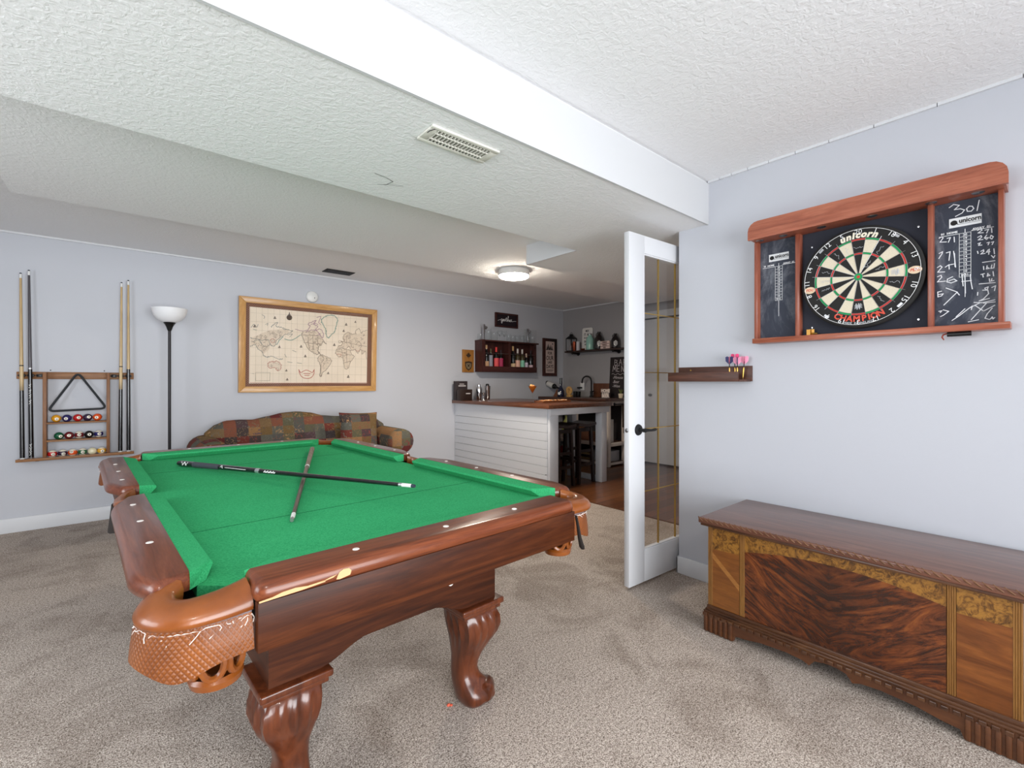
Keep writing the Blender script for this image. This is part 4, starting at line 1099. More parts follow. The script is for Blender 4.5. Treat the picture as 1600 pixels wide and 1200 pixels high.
# ---------------------------------------------------------------- framed world map
t = thing('framed_map', 'large world map in an oak frame on the back wall above the sofa', 'picture', (1.65, YB, 1.09))
t.rotation_euler = (math.radians(2.4), 0, 0)
x0, x1, z0, z1 = .925, 2.384, 1.094, 2.071; fw = .062
M_OAKF = wood('light_oak_x', [(184, 130, 70), (208, 156, 92), (222, 174, 112)], 'X', 2, 12, 0.35, coat=0.2)
M_OAKFZ = wood('light_oak_z', [(184, 130, 70), (208, 156, 92), (222, 174, 112)], 'Z', 2, 12, 0.35, coat=0.2)
Mfr = frame((0, YB, 0), (1, 0, 0), (0, 0, 1))
fr = MB().prism([(x0, z0), (x1, z0), (x1 - fw, z0 + fw), (x0 + fw, z0 + fw)], .001, .034, M=Mfr, bev=.004, seg=2).prism([(x1, z1), (x0, z1), (x0 + fw, z1 - fw), (x1 - fw, z1 - fw)], .001, .034, M=Mfr, bev=.004, seg=2)
fr.mi = 1
fr.prism([(x0, z1), (x0, z0), (x0 + fw, z0 + fw), (x0 + fw, z1 - fw)], .001, .034, M=Mfr, bev=.004, seg=2).prism([(x1, z0), (x1, z1), (x1 - fw, z1 - fw), (x1 - fw, z0 + fw)], .001, .034, M=Mfr, bev=.004, seg=2)
fr.build('frame', [M_OAKF, M_OAKFZ], t)
def f_mapborder(N):
    v = N.coord('Object', scale=(90, 90, 90)); w = N.n('TexChecker', i_Scale=1.0); N.put(w.inputs['Vector'], v)
    w.inputs[1].default_value = S(110, 68, 48); w.inputs[2].default_value = S(140, 96, 74)
    N.set('Base Color', w.outputs[0])
MB().box(x0 + fw - .01, x1 - fw + .01, YB - .012, YB - .006, z0 + fw - .01, z1 - fw + .01).build('map_border', mat('brown_map_border', (124, 80, 58), 0.6, fn=f_mapborder), t)
def f_paper(N):
    v = N.coord('Object'); N.set('Base Color', N.ramp(N.noise(v, 2.2, 4), [(0.3, S(240, 222, 200)), (0.7, S(252, 234, 214))]))
yp = YB - .0125
ppx0, ppx1, ppz0, ppz1 = 1.023, 2.273, 1.187, 1.972
paper = MB().box(ppx0, ppx1, yp, YB - .012, ppz0, ppz1).build('map_paper', mat('antique_paper', (224, 206, 180), 0.7, fn=f_paper), t)
def zm(p): q = on_y(360 + p[0] / 6.667, 450 + p[1] / 6.667, yp - .0012); return q
def lines(name, col, w, strokes, closed=False):
    m = MB()
    for st in strokes:
        pts = [zm(p) for p in st]
        big = len(pts) > 5 and name.startswith('coast')
        pts = [q for q in smooth_path(pts, 8 if big else 3)] if len(pts) > 2 else pts
        rnd = random.Random(len(st)); jt = .0055 if big else .0012; pts = [q + Vector((rnd.uniform(-jt, jt), 0, rnd.uniform(-jt, jt))) for q in pts]
        m.strip3(pts, w * 1.05, (0, -1, 0))
    return m.build(name, mat('map_ink_' + name, tuple(int(c * .72 + p * .28) for c, p in zip(col, (224, 206, 180))), 0.8), paper, ang=0)
lines('coast_americas', (122, 104, 92), .0045, [
    [(745, 460), (735, 490), (755, 540), (785, 600), (810, 640), (850, 670), (890, 690), (915, 680), (910, 665), (930, 690), (905, 650), (915, 610), (940, 590), (960, 560), (990, 585), (970, 560), (950, 535)],
    [(930, 700), (960, 700), (1045, 745), (1030, 800), (990, 860), (960, 880), (945, 918), (928, 912), (935, 850), (930, 800), (905, 740), (930, 700)], [(940, 790), (940, 915)], [(950, 700), (970, 740), (940, 780)],
    [(735, 490), (930, 500)], [(760, 570), (925, 585)], [(800, 500), (805, 570), (820, 640)], [(850, 500), (860, 640)], [(900, 510), (905, 600)]])
lines('coast_africa_europe', (136, 112, 98), .0042, [
    [(1100, 640), (1090, 680), (1120, 715), (1165, 725), (1175, 780), (1190, 840), (1225, 835), (1250, 770), (1285, 710), (1255, 690), (1240, 650), (1180, 635), (1100, 640)], [(1120, 660), (1250, 700)], [(1150, 640), (1170, 725)], [(1200, 640), (1210, 780)], [(1180, 780), (1250, 760)],
    [(1120, 600), (1145, 600), (1160, 570), (1150, 555), (1175, 555), (1165, 520), (1185, 480), (1220, 465), (1260, 480), (1300, 480), (1290, 460), (1330, 425), (1350, 470), (1370, 455), (1415, 440)],
    [(1120, 600), (1115, 630), (1160, 620), (1190, 640), (1230, 610), (1260, 650), (1290, 640), (1320, 680), (1350, 640), (1365, 690), (1400, 660), (1415, 750)], [(1130, 545), (1145, 560), (1128, 575), (1120, 550)],
    [(1180, 560), (1300, 590), (1410, 610)], [(1200, 500), (1205, 570)], [(1240, 570), (1260, 620)], [(1300, 590), (1330, 560), (1360, 600), (1340, 630)]])
lines('coast_greenland', (96, 140, 132), .0065, [[(940, 330), (985, 295), (1040, 285), (1085, 300), (1105, 340), (1090, 400), (1080, 450), (1040, 490), (1015, 520), (990, 490), (985, 440), (960, 390), (940, 360), (940, 330)],
    [(480, 590), (500, 550), (540, 510)], [(560, 530), (620, 545), (680, 520), (720, 490)]])
lines('coast_arctic', (158, 112, 140), .0055, [[(780, 460), (820, 400), (800, 380), (850, 350), (880, 340), (860, 380), (900, 400), (880, 440), (930, 430), (960, 480), (950, 520), (920, 480), (890, 450), (840, 440), (780, 460)], [(890, 310), (930, 300), (910, 360), (930, 380)], [(830, 380), (870, 370), (900, 380)], [(670, 430), (740, 450), (790, 440)], [(880, 500), (930, 480)]])
lines('coast_asia', (112, 116, 116), .0042, [
    [(205, 520), (260, 530), (320, 545), (390, 540), (410, 590), (440, 610), (470, 590), (480, 545), (540, 500), (600, 470), (640, 450), (600, 440), (540, 430)], [(205, 610), (250, 590), (290, 640), (330, 660), (340, 700), (380, 720), (420, 710), (500, 740), (540, 740)],
    [(420, 410), (440, 385), (480, 360), (470, 400), (520, 410), (600, 440)], [(210, 410), (240, 380), (270, 410), (280, 380)], [(230, 430), (270, 440)], [(320, 280), (350, 300), (340, 320)], [(360, 380), (385, 370), (375, 390)], [(300, 560), (350, 610), (400, 600)], [(230, 560), (290, 540), (320, 580)],
    [(590, 490), (640, 480), (610, 510)], [(560, 690), (580, 720)], [(590, 770), (640, 775)], [(690, 780), (740, 785)], [(640, 650), (680, 665)]])
lines('coast_red', (188, 116, 100), .0050, [[(385, 785), (420, 765), (450, 770), (480, 760), (520, 790), (525, 830), (495, 860), (460, 830), (400, 835), (385, 785)], [(405, 550), (430, 530), (460, 545), (440, 570), (410, 560)], [(1290, 640), (1320, 660), (1345, 640)], [(1100, 690), (1150, 690), (1130, 720)], [(205, 985), (700, 990), (1425, 985)]])
lines('cartouche', (186, 76, 64), .0065, [[(710, 850), (730, 880), (760, 865), (790, 855), (820, 865), (850, 880), (870, 850)], [(710, 850), (720, 890), (750, 930), (800, 942), (845, 928), (868, 890), (870, 850)], [(760, 890), (830, 890)], [(770, 910), (820, 908)]])
LAND = [[(745, 460), (735, 490), (755, 540), (785, 600), (810, 640), (850, 670), (890, 690), (912, 665), (905, 650), (915, 610), (940, 590), (960, 560), (950, 520), (920, 480), (880, 440), (800, 440)],
        [(930, 700), (960, 700), (1045, 745), (1030, 800), (990, 860), (960, 880), (945, 918), (928, 912), (935, 850), (930, 800), (905, 740)],
        [(1100, 640), (1090, 680), (1120, 715), (1165, 725), (1175, 780), (1190, 840), (1225, 835), (1250, 770), (1285, 710), (1255, 690), (1240, 650), (1180, 635)],
        [(1120, 600), (1145, 600), (1160, 570), (1175, 555), (1165, 520), (1185, 480), (1220, 465), (1260, 480), (1300, 480), (1350, 470), (1418, 450), (1418, 690), (1400, 660), (1365, 690), (1350, 640), (1320, 680), (1290, 640), (1260, 650), (1230, 610), (1190, 630), (1160, 620), (1115, 628)],
        [(205, 520), (260, 500), (400, 440), (540, 430), (600, 440), (600, 470), (540, 500), (480, 545), (470, 590), (440, 610), (410, 590), (400, 640), (340, 690), (290, 640), (250, 590), (205, 610)],
        [(385, 785), (420, 765), (480, 760), (520, 790), (525, 830), (495, 860), (460, 830), (400, 835)]]
m = MB(); rnd = random.Random(9); inner = []
def inside(p, poly):
    c_ = False
    for i in range(len(poly)):
        (xa_, ya_), (xb_, yb_) = poly[i - 1], poly[i]
        if (ya_ > p[1]) != (yb_ > p[1]) and p[0] < (xb_ - xa_) * (p[1] - ya_) / (yb_ - ya_) + xa_: c_ = not c_
    return c_
for pl_ in LAND:
    m.add([zm(p) + Vector((0, .0006, 0)) for p in pl_], [tuple(range(len(pl_)))])
    xs_ = [p[0] for p in pl_]; ys_ = [p[1] for p in pl_]
    for q_ in range(int((max(xs_) - min(xs_)) * (max(ys_) - min(ys_)) / 900)):
        p0 = (rnd.uniform(min(xs_), max(xs_)), rnd.uniform(min(ys_), max(ys_))); st_ = [p0]
        for z_ in range(4): st_.append((st_[-1][0] + rnd.uniform(-16, 16), st_[-1][1] + rnd.uniform(-14, 14)))
        if all(inside(p, pl_) for p in st_): inner.append(st_)
m.build('land_tint', mat('map_land_tint', (234, 214, 192), 0.8), paper, ang=0)
lines('borders', (150, 128, 112), .0024, inner)
lines('graticule', (196, 180, 160), .0018, [[(200 + 61 * i, 200 + 5 * i), (200 + 61 * i, 985)] for i in range(21)] + [[(200, 260 + 90 * i), (1425, 330 + 82 * i)] for i in range(8)])
lines('legend_box', (146, 132, 110), .0030, [[(262, 880), (410, 880)], [(410, 880), (410, 965)], [(410, 965), (262, 965)], [(262, 965), (262, 880)], [(220, 890), (245, 892)]])
m = MB()
for (cx, cy, r) in ((605, 310, 4.6), (605, 270, 2.2), (730, 605, 2.6), (1075, 588, 2.8), (505, 610, 2.4), (1170, 444, 2.6), (1015, 882, 2.4), (775, 705, 2.6), (590, 948, 2.4), (580, 855, 2.2), (1225, 918, 3), (1290, 352, 2.2), (1195, 377, 2.8), (455, 308, 2.6), (245, 395, 2.6)):
    q = zm((cx, cy)); s_ = r * .0078 * .8
    Mx = wall_y(q.x, q.y, q.z)
    if r > 4: m.lathe([(0, 0), (s_, 0)], n=20, M=Mx).ribbon([(-s_ * .2, s_), (0, s_ * 2), (s_ * .2, s_)], .004, Mx)
    else: m.add([(-s_, -s_ * .5, 0), (s_, -s_ * .5, 0), (s_ * .6, -s_ * 1.0, 0), (-s_ * .6, -s_ * 1.0, 0)], [(0, 1, 2, 3)], Mx).add([(-s_ * .5, -s_ * .4, 0), (s_ * .6, -s_ * .3, 0), (0, s_ * .9, 0)], [(0, 1, 2)], Mx)
m.build('ship_vignette', mat('map_ink_dark', (92, 74, 62), 0.8), paper, ang=0)
MB().box(x0 + fw - .004, x1 - fw + .004, YB - .022, YB - .020, z0 + fw - .004, z1 - fw + .004).build('glazing', M_GLASS, t)

# ---------------------------------------------------------------- smoke detector, vents, ceiling lamp
t = thing('smoke_detector', 'round white smoke detector on the back wall above the map', 'smoke detector', (1.645, YB, 2.148))
Ms = wall_y(1.645, YB, 2.148)
MB().lathe([(.062, .001), (.064, .012), (.060, .028), (.050, .036), (0, .039)], n=36, M=Ms).build('cover', M_WHITEPL, t)
MB().lathe([(0, .0385), (.006, .0375)], n=10, M=Ms @ Matrix.Translation((.02, -.012, 0))).lathe([(0, .039), (.004, .038)], n=10, M=Ms @ Matrix.Translation((.004, -.034, -.003))).build('indicator', M_BTXT, t)
t = thing('ceiling_vent', 'cream metal ceiling vent grille on the lower dropped ceiling', 'vent', (1.036, 1.548, ZB))
z = ZB
m = MB()
for a in ((.878, 1.192, 1.486, 1.506), (.878, 1.192, 1.590, 1.610), (.878, .910, 1.506, 1.590), (1.160, 1.192, 1.506, 1.590)):
    m.box(a[0], a[1], a[2], a[3], z - .010, z - .0005, .003, 2)
m.build('frame', mat('cream_metal', (220, 218, 208), 0.45), t)
m = MB()
for i in range(17): m.box(.912 + i * .0152, .916 + i * .0152, 1.506, 1.590, z - .011, z - .004)
for y in (1.527, 1.569): m.box(.910, 1.160, y - .002, y + .002, z - .0115, z - .006)
m.build('grille', MATS['cream_metal'], t)
MB().box(.910, 1.160, 1.506, 1.590, z - .003, z - .0005).build('backing', mat('duct_grey', (118, 116, 112), 0.8), t)
MB().tube([on_z(668, 207, z - .013), on_z(672, 204, z - .014), on_z(680, 202, z - .013)], .0016, 5).build('loose_wire', M_BLACK, t)
t = thing('ceiling_vent', 'small dark ceiling vent close to the back wall above the map', 'vent', (1.83, 5.10, ZC))
MB().box(1.68, 1.982, 5.010, 5.176, ZC - .008, ZC - .0005, .002).build('frame', mat('dark_vent', (40, 38, 38), 0.6), t)
m = MB()
for i in range(8): m.box(1.70, 1.825, 5.03 + i * .017, 5.036 + i * .017, ZC - .011, ZC - .007).box(1.84, 1.965, 5.03 + i * .017, 5.036 + i * .017, ZC - .011, ZC - .007)
m.build('louvre', M_BLACK, t)
def disc_lamp(label, x, y, z, power, name='ceiling_lamp'):
    t = thing(name, label, 'ceiling lamp', (x, y, z))
    MB().lathe([(.144, -.0005), (.150, -.006), (.150, -.058), (.147, -.060), (0, -.060)], c=(x, y, z), n=56).build('rim', M_WHITEPL, t)
    MB().lathe([(0, -.082), (.100, -.081), (.132, -.076), (.144, -.068), (.146, -.0605)], c=(x, y, z), n=56).build('diffuser', mat('lit_diffuser_%d' % power, (255, 250, 240), 0.5, emit=(255, 242, 224), estr=power), t)
disc_lamp('round lit white ceiling lamp near the bar', 2.964, 3.481, ZA, 165)
disc_lamp('round lit white ceiling lamp over the carpet behind the camera', -.35, -.75, ZC, 7)

# ---------------------------------------------------------------- sofa
def f_patch(N):
    tc = N.n('TexCoord'); mp = N.n('Mapping'); N.nt.links.new(tc.outputs['Object'], mp.inputs[0]); mp.inputs[3].default_value = (10.0, 5.0, 13.0)
    fl = N.n('VectorMath', operation='FLOOR'); N.put(fl.inputs[0], mp.outputs[0])
    wn = N.n('TexWhiteNoise'); N.put(wn.inputs['Vector'], fl.outputs[0])
    pal = [(96, 94, 84), (114, 58, 50), (146, 110, 74), (116, 92, 60), (84, 66, 68), (128, 80, 62), (96, 92, 72), (74, 64, 62), (150, 112, 78), (104, 50, 48), (90, 88, 80), (122, 98, 70), (88, 86, 82)]
    c = N.ramp(wn.outputs[0], [(i / len(pal), S(*p)) for i, p in enumerate(pal)], 'CONSTANT')
    v = N.coord('Object')
    n = N.ramp(N.noise(v, 30, 4, 0.65, 1.5), [(0.39, (0, 0, 0)), (0.44, (1, 1, 1))])
    wn2 = N.n('TexWhiteNoise'); mp2 = N.n('Mapping'); N.put(mp2.inputs[0], fl.outputs[0]); mp2.inputs[1].default_value = (7.3, 2.1, 5.5); N.put(wn2.inputs['Vector'], mp2.outputs[0])
    c2 = N.ramp(wn2.outputs[0], [(i / len(pal), S(*[min(255, int(q * 1.15) + 8) for q in p])) for i, p in enumerate(pal)], 'CONSTANT')
    c = N.mix(n, c2, c)
    c = N.mix(0.5, c, N.ramp(N.noise(v, 120, 2), [(0.3, (0.6, 0.6, 0.6)), (0.7, (1, 1, 1))]), 'MULTIPLY')
    N.set('Base Color', c); N.bump(N.noise(v, 300, 2), 0.2, 0.003)
M_PATCH = mat('patchwork_fabric', (120, 84, 60), 0.95, spec=0.15, fn=f_patch)
t = thing('sofa', 'camelback sofa in red, green and tan patchwork fabric against the back wall', 'sofa', (1.44, 4.9, 0))
def crest(x):
    x = .60 + (x - .60) * 1.86 / 1.72
    pts = [(.60, .735), (.68, .80), (.78, .838), (.90, .842), (1.02, .836), (1.16, .862), (1.32, .893), (1.46, .900), (1.60, .884), (1.74, .848), (1.90, .832), (2.10, .838), (2.25, .835), (2.36, .80), (2.46, .735)]
    if x <= pts[0][0]: return pts[0][1]
    for (a, za), (b, zb) in zip(pts[:-1], pts[1:]):
        if x <= b: u = (x - a) / (b - a); u = u * u * (3 - 2 * u) * .5 + u * .5; return za + (zb - za) * u
    return pts[-1][1]
rings = []; xs = [.60 + 1.72 * i / 48 for i in range(49)]
for i, x in enumerate(xs):
    zt = crest(x); e = min(1, min(i, 48 - i) / 3 + .35)
    prof = [(4.88, .38), (4.90, .52), (4.94, .66), (4.985, zt - .06), (5.03, zt - .012), (5.08, zt), (5.13, zt - .012), (5.17, zt - .06), (5.19, .55), (5.20, .12), (4.95, .12)]
    cy, cz = 5.05, .5
    rings.append([(x, cy + (y - cy) * (0.55 + .45 * e), z) for y, z in prof])
MB().loft(rings).build('backrest', M_PATCH, t, ang=50)
for sx, xa in ((-1, .600), (1, 2.255)):
    rr = []
    for i, (y, k_) in enumerate(((4.42, .80), (4.44, .97), (4.50, 1.0), (4.7, 1.0), (5.0, 1.0), (5.14, .98), (5.18, .8))):
        ring = []
        for j in range(20):
            a = 2 * PI * j / 20; ring.append((xa + .135 * k_ * math.cos(a), y,   .582 + .131 * k_ * math.sin(a)))
        rr.append(ring)
    ar = MB().loft(rr).build('armrest', M_PATCH, t, ang=60)
    MB().box(xa - .085, xa + .085, 4.47, 5.16, .10, .50, .03, 3).build('arm_panel', M_PATCH, ar)
for x0_, x1_ in ((.745, 1.437), (1.447, 2.14)):
    MB().box(x0_, x1_, 4.38, 4.93, .335, .475, .045, 4).build('seat_cushion', M_PATCH, t, ang=60)
MB().box(.68, 2.20, 4.44, 5.12, .10, .34, .02, 2).build('seat_base', M_PATCH, t)
MB().box(.53, 2.35, 4.48, 5.16, .004, .10, .004).build('skirt', M_PATCH, t)
o = MB()
c0 = Vector((1.925, 4.765, .684)); w2, h2 = .205, .20
Mq = Matrix.Translation(c0) @ Matrix.Rotation(-.16, 4, 'X') @ Matrix.Rotation(.03, 4, 'Y')
def pil(sgn):
    def fn(u, v):
        a, b = 2 * u - 1, 2 * v - 1
        th_ = .072 * (1 - a ** 4) ** .5 * (1 - b ** 4) ** .5
        pin = 1 - .06 * (1 - abs(a)) if abs(b) > .8 else 1
        return (a * w2 * (1 - .05 * (1 - b * b) * abs(a)), sgn * th_, b * h2 * (1 - .05 * (1 - a * a) * abs(b)))
    return fn
o.grid(pil(1), 16, 16, M=Mq).grid(pil(-1), 16, 16, M=Mq)
tag(o.build('throw_cushion', M_PATCH, None, 60), 'square patchwork cushion leaning against the right half of the sofa back', 'cushion')
# ---------------------------------------------------------------- bar peninsula
M_BARTOP = wood('bar_top_wood', [(70, 38, 24), (104, 60, 38), (130, 80, 52)], 'Y', 1.6, 9, 0.3, coat=0.25)
M_SINKTOP = wood('sink_top_wood', [(48, 28, 20), (74, 44, 32), (92, 58, 42)], 'Y', 1.6, 9, 0.3, coat=0.2)
M_SHIP = paint('shiplap_white', (212, 215, 221), 0.5, 0.03, 40)
ZBAR = .955
t = thing('bar_counter', 'white shiplap bar with an open end where the stools stand', 'bar', (4.0, 4.45, 0))
m = MB()
zs = [.912, .743, .650, .558, .466, .374, .282, .190, .098, .0]
for a, b in zip(zs[:-1], zs[1:]):
    m.box(3.535, 3.553, 3.60, YB - .002, b + .0018, a - .0012, .0015, 1)
sp_ = m.build('shiplap_panel', M_SHIP, t)
q = on_x(853, 742, 3.534)
MB().box(3.533, 3.5352, q.y - .008, q.y + .008, q.z - .004, q.z + .004, .001).build('screw', M_BLACK, sp_)
MB().box(3.553, 3.565, 3.60, YB - .002, .01, .912).build('backing_board', M_DARK, t)
for x0, x1, y0, y1 in ((3.545, 3.675, 3.565, 3.60), (4.415, 4.512, 3.565, 3.66), (4.425, 4.510, 4.05, 4.14)):
    MB().box(x0, x1, y0, y1, 0, .912, .003).build('post', M_SHIP, t)
MB().box(3.545, 4.555, 3.556, 3.565, .838, .912, .002).build('apron_board', M_SHIP, t)
MB().box(4.44, 4.47, 3.66, 4.05, .0, .065, .002).box(4.44, 4.47, 3.66, 4.05, .838, .912, .002).box(4.44, 4.47, 4.14, YB - .004, .838, .912, .002).build('side_rail', M_SHIP, t)
ct = MB().box(3.49, 4.57, 3.525, YB - .001, .9125, ZBAR, .003)
tag(ct.build('countertop', M_BARTOP), 'dark wooden bar top over the white shiplap bar', 'countertop')

# stools
M_STOOL = wood('espresso_wood', [(26, 17, 15), (44, 30, 26)], 'Z', 2, 8, 0.35, coat=0.15)
M_STOOLS = wood('espresso_seat', [(44, 32, 30), (66, 52, 50)], 'X', 2, 8, 0.3, coat=0.3)
def make_stool(x, y, label):
    t = thing('bar_stool', label, 'stool', (x, y, 0), 0, 'bar stools under the bar', local=True)
    hs = .142
    def seat(u, v):
        a, b = 2 * u - 1, 2 * v - 1
        return (a * hs * 1.1, b * hs * 1.1, .685 - .018 * (1 - a * a) + .004)
    MB().grid(seat, 12, 4, -.030).build('seat', M_STOOLS, t, ang=40)
    def leg(sx, sy):
        a = Vector((sx * .100, sy * .108, .657)); b = Vector((sx * .128, sy * .128, .0)); w = .017
        rg = []
        for p in (b, a): rg.append([(p.x - w, p.y - w, p.z), (p.x + w, p.y - w, p.z), (p.x + w, p.y + w, p.z), (p.x - w, p.y + w, p.z)])
        MB().loft(rg).build('leg', M_STOOL, t, ang=20)
    for sx in (-1, 1):
        for sy in (-1, 1): leg(sx, sy)
    for z, k in ((.22, .121), (.38, .114)):
        for s_ in (-1, 1):
            MB().box(-k + .01, k - .01, s_ * k - .009, s_ * k + .009, z - .016, z + .016).build('stretcher', M_STOOL, t, ang=20)
    for s_ in (-1, 1):
        MB().box(s_ * .118 - .009, s_ * .118 + .009, -.108, .108, .30 - .016, .30 + .016).build('stretcher', M_STOOL, t, ang=20)
    for s_ in (-1, 1):
        MB().box(-.09, .09, s_ * .108 - .010, s_ * .108 + .010, .612, .656).build('seat_rail', M_STOOL, t, ang=20)
    return t
st = make_stool(3.905, 3.80, 'dark brown bar stool beside the left post of the bar end')
dup(st, (4.258, 3.80, 0), 0, 'dark brown bar stool beside the right post of the bar end')

# things on the bar top
M_BOX1 = mat('dark_printed_card', (52, 42, 44), 0.6); M_BOX2 = mat('brown_leather_box', (44, 28, 22), 0.5); M_GTXT = mat('pale_grey_lettering', (196, 188, 186), 0.7)
a, b = on_y(713, 600, 5.27), on_y(730.5, 600, 5.27); zt = on_y(720, 595.5, 5.27).z
t = thing('gift_box', 'tall dark box with white lettering at the wall end of the bar', 'box', ((a.x + b.x) / 2, 5.30, ZBAR))
bo = MB().box(a.x, b.x, 5.27, 5.34, ZBAR, zt, .002).build('carton', M_BOX1, t)
MB().text('SELECT', .020, wall_y((a.x + b.x) / 2, 5.2692, zt - .040), bold=.0004).text('BOURBON', .030, wall_y((a.x + b.x) / 2, 5.2692, zt - .065), bold=.001).build('lettering', M_GTXT, bo) if False else \
MB().ribbon([(-.035, .012), (.03, .012)], .010, wall_y((a.x + b.x) / 2, 5.2692, zt - .052)).ribbon([(-.05, -.012), (.055, -.012)], .016, wall_y((a.x + b.x) / 2, 5.2692, zt - .052)).build('lettering', M_GTXT, bo)
a, b = on_y(719, 600, 5.14), on_y(738, 600, 5.14); zt = on_y(725, 608.5, 5.14).z
t = thing('gift_box', 'small dark brown box in front of the tall box on the bar', 'box', ((a.x + b.x) / 2, 5.17, ZBAR))
bo = MB().box(a.x, b.x, 5.14, 5.22, ZBAR, zt, .003).build('carton', M_BOX2, t)
MB().ribbon([(-.03, 0), (.03, 0)], .014, wall_y((a.x + b.x) / 2 + .03, 5.1392, zt - .055)).build('lettering', M_GTXT, bo)
def lathe_item(name, label, cat, x, y, z, parts, group=None):
    t = thing(name, label, cat, (x, y, z), 0, group)
    for nm, prof, m_ in parts: MB().lathe([(r, z + h) for r, h in prof], c=(x, y, 0), n=24).build(nm, m_, t)
    return t
x = on_y(748.5, 600, 5.20).x; h = on_y(748, 600, 5.2).z - ZBAR
lathe_item('cocktail_shaker', 'shiny steel cocktail shaker with domed cap, left of the two on the bar', 'cocktail shaker', x, 5.20, ZBAR, [('cup', [(.028, 0), (.034, .01), (.044, h * .68), (.042, h * .72)], M_CHROME), ('shoulder', [(.042, h * .72), (.036, h * .80), (.022, h * .84)], M_CHROME), ('cap', [(.022, h * .84), (.021, h * .96), (.012, h), (0, h)], M_CHROME)], 'cocktail shakers on the bar')
x = on_y(761.5, 600, 5.20).x
lathe_item('cocktail_shaker', 'steel shaker with dark top, right of the two on the bar', 'cocktail shaker', x, 5.20, ZBAR, [('cup', [(.032, 0), (.036, .01), (.043, h * .86), (.044, h * .88)], M_CHROME), ('cap', [(.026, h * .88), (.024, h * .97), (.014, h * 1.02), (0, h * 1.02)], M_BLACK)], 'cocktail shakers on the bar')
x = on_y(755.3, 600, 5.12).x
lathe_item('jigger', 'small steel jigger between the two cocktail shakers', 'jigger', x, 5.12, ZBAR, [('cup', [(.022, 0), (.007, .045), (.007, .052), (.023, .10), (.021, .10), (.004, .055)], M_CHROME)])
g = on_z(832, 629.5, ZBAR); zt = EYE - (602.5 - HZY) / FPX * (g.xy.dot(FW.xy)); gh = zt - ZBAR
t = thing('martini_glass', 'martini glass with an orange drink standing on the bar', 'glass', (g.x, g.y, ZBAR))
c0 = (g.x, g.y, ZBAR)
MB().lathe([(.036, 0), (.036, .003), (.006, .008), (.004, .02), (.004, gh * .50), (.006, gh * .53), (.055, gh), (.053, gh), (.004, gh * .545)], c=c0, n=28).build('bowl_and_stem', M_GLASS, t)
MB().lathe([(0, gh * .555), (.049, gh * .965), (0, gh * .965)], c=c0, n=28).build('drink', mat('orange_drink', (206, 112, 30), 0.25, spec=0.4), t)
MB().tube([(g.x + .02 * math.cos(i / 3), g.y + .02 * math.sin(i / 3), ZBAR + gh * .99 + .003 * math.sin(i)) for i in range(17)], .007, 6).sphere((g.x - .02, g.y, ZBAR + gh * 1.0), .017, 10, 6).build('garnish', mat('cream_garnish', (228, 176, 112), 0.6), t)
t = thing('serving_tray', 'low tray filled with amber glass pieces on the corner of the bar', 'tray', (4.05, 4.04, ZBAR))
MB().box(3.83, 4.30, 3.96, 4.12, ZBAR, ZBAR + .006, .002).box(3.83, 4.30, 3.96, 3.966, ZBAR + .006, ZBAR + .022).box(3.83, 4.30, 4.114, 4.12, ZBAR + .006, ZBAR + .022).box(3.83, 3.836, 3.966, 4.114, ZBAR + .006, ZBAR + .022).box(4.294, 4.30, 3.966, 4.114, ZBAR + .006, ZBAR + .022).build('tray_body', mat('copper_tray', (150, 92, 60), 0.35, 0.6), t)
m = MB(); rnd = random.Random(5)
for i in range(22):
    for j in range(6):
        x = 3.85 + i * .0204; y = 3.976 + j * .024; h = rnd.uniform(.012, .026); m.mi = rnd.choice((0, 0, 1, 2))
        m.box(x - .008, x + .008, y - .009, y + .009, ZBAR + .0062, ZBAR + .0062 + h, .003, 1)
o = m.build('amber_pieces', [mat('amber_glass', (214, 140, 80), 0.15), mat('pale_amber', (240, 196, 150), 0.15), mat('dark_amber', (110, 66, 40), 0.2)], t)
o['kind'] = 'stuff'

# ---------------------------------------------------------------- signs and bottle rack on the back wall above the bar
M_MAROON = wood('maroon_wood', [(44, 20, 18), (70, 34, 30), (84, 44, 38)], 'X', 2, 8, 0.4)
M_MAROONZ = wood('maroon_wood_z', [(44, 20, 18), (70, 34, 30), (84, 44, 38)], 'Z', 2, 8, 0.4)
def framed(name, label, x0, x1, z0, z1, fw, d, mf, mp, pname):
    t = thing(name, label, 'sign', ((x0 + x1) / 2, YB, z0))
    Mf = frame((0, YB, 0), (1, 0, 0), (0, 0, 1)); f = MB()
    for p in ([(x0, z0), (x1, z0), (x1 - fw, z0 + fw), (x0 + fw, z0 + fw)], [(x1, z1), (x0, z1), (x0 + fw, z1 - fw), (x1 - fw, z1 - fw)], [(x0, z1), (x0, z0), (x0 + fw, z0 + fw), (x0 + fw, z1 - fw)], [(x1, z0), (x1, z1), (x1 - fw, z1 - fw), (x1 - fw, z0 + fw)]):
        f.prism(p, .001, d, M=Mf)
    f.build('frame', mf, t)
    return t, MB().box(x0 + fw, x1 - fw, YB - d * .6, YB - .001, z0 + fw, z1 - fw).build(pname, mp, t)
t, pn = framed('gather_sign', 'small dark framed sign with white script reading gather, above the bottle rack', 4.232, 4.667, 2.016, 2.229, .022, .03, M_MAROON, mat('near_black_panel', (30, 18, 26), 0.6), 'panel')
Mg = wall_y(4.455, YB - .0195, 2.122)
m = MB(); c = 0
def script(m, pts, w, M): m.ribbon([(p.x, p.y) for p in smooth_path([(x, y, 0) for x, y in pts], 5)], w, M)
script(m, [(-.175, -.010), (-.145, .000), (-.125, .006)], .004, Mg)
script(m, [(-.088, .012), (-.108, .016), (-.116, -.004), (-.098, -.012), (-.086, .014), (-.090, -.030), (-.104, -.044), (-.108, -.026), (-.080, -.006)], .007, Mg)
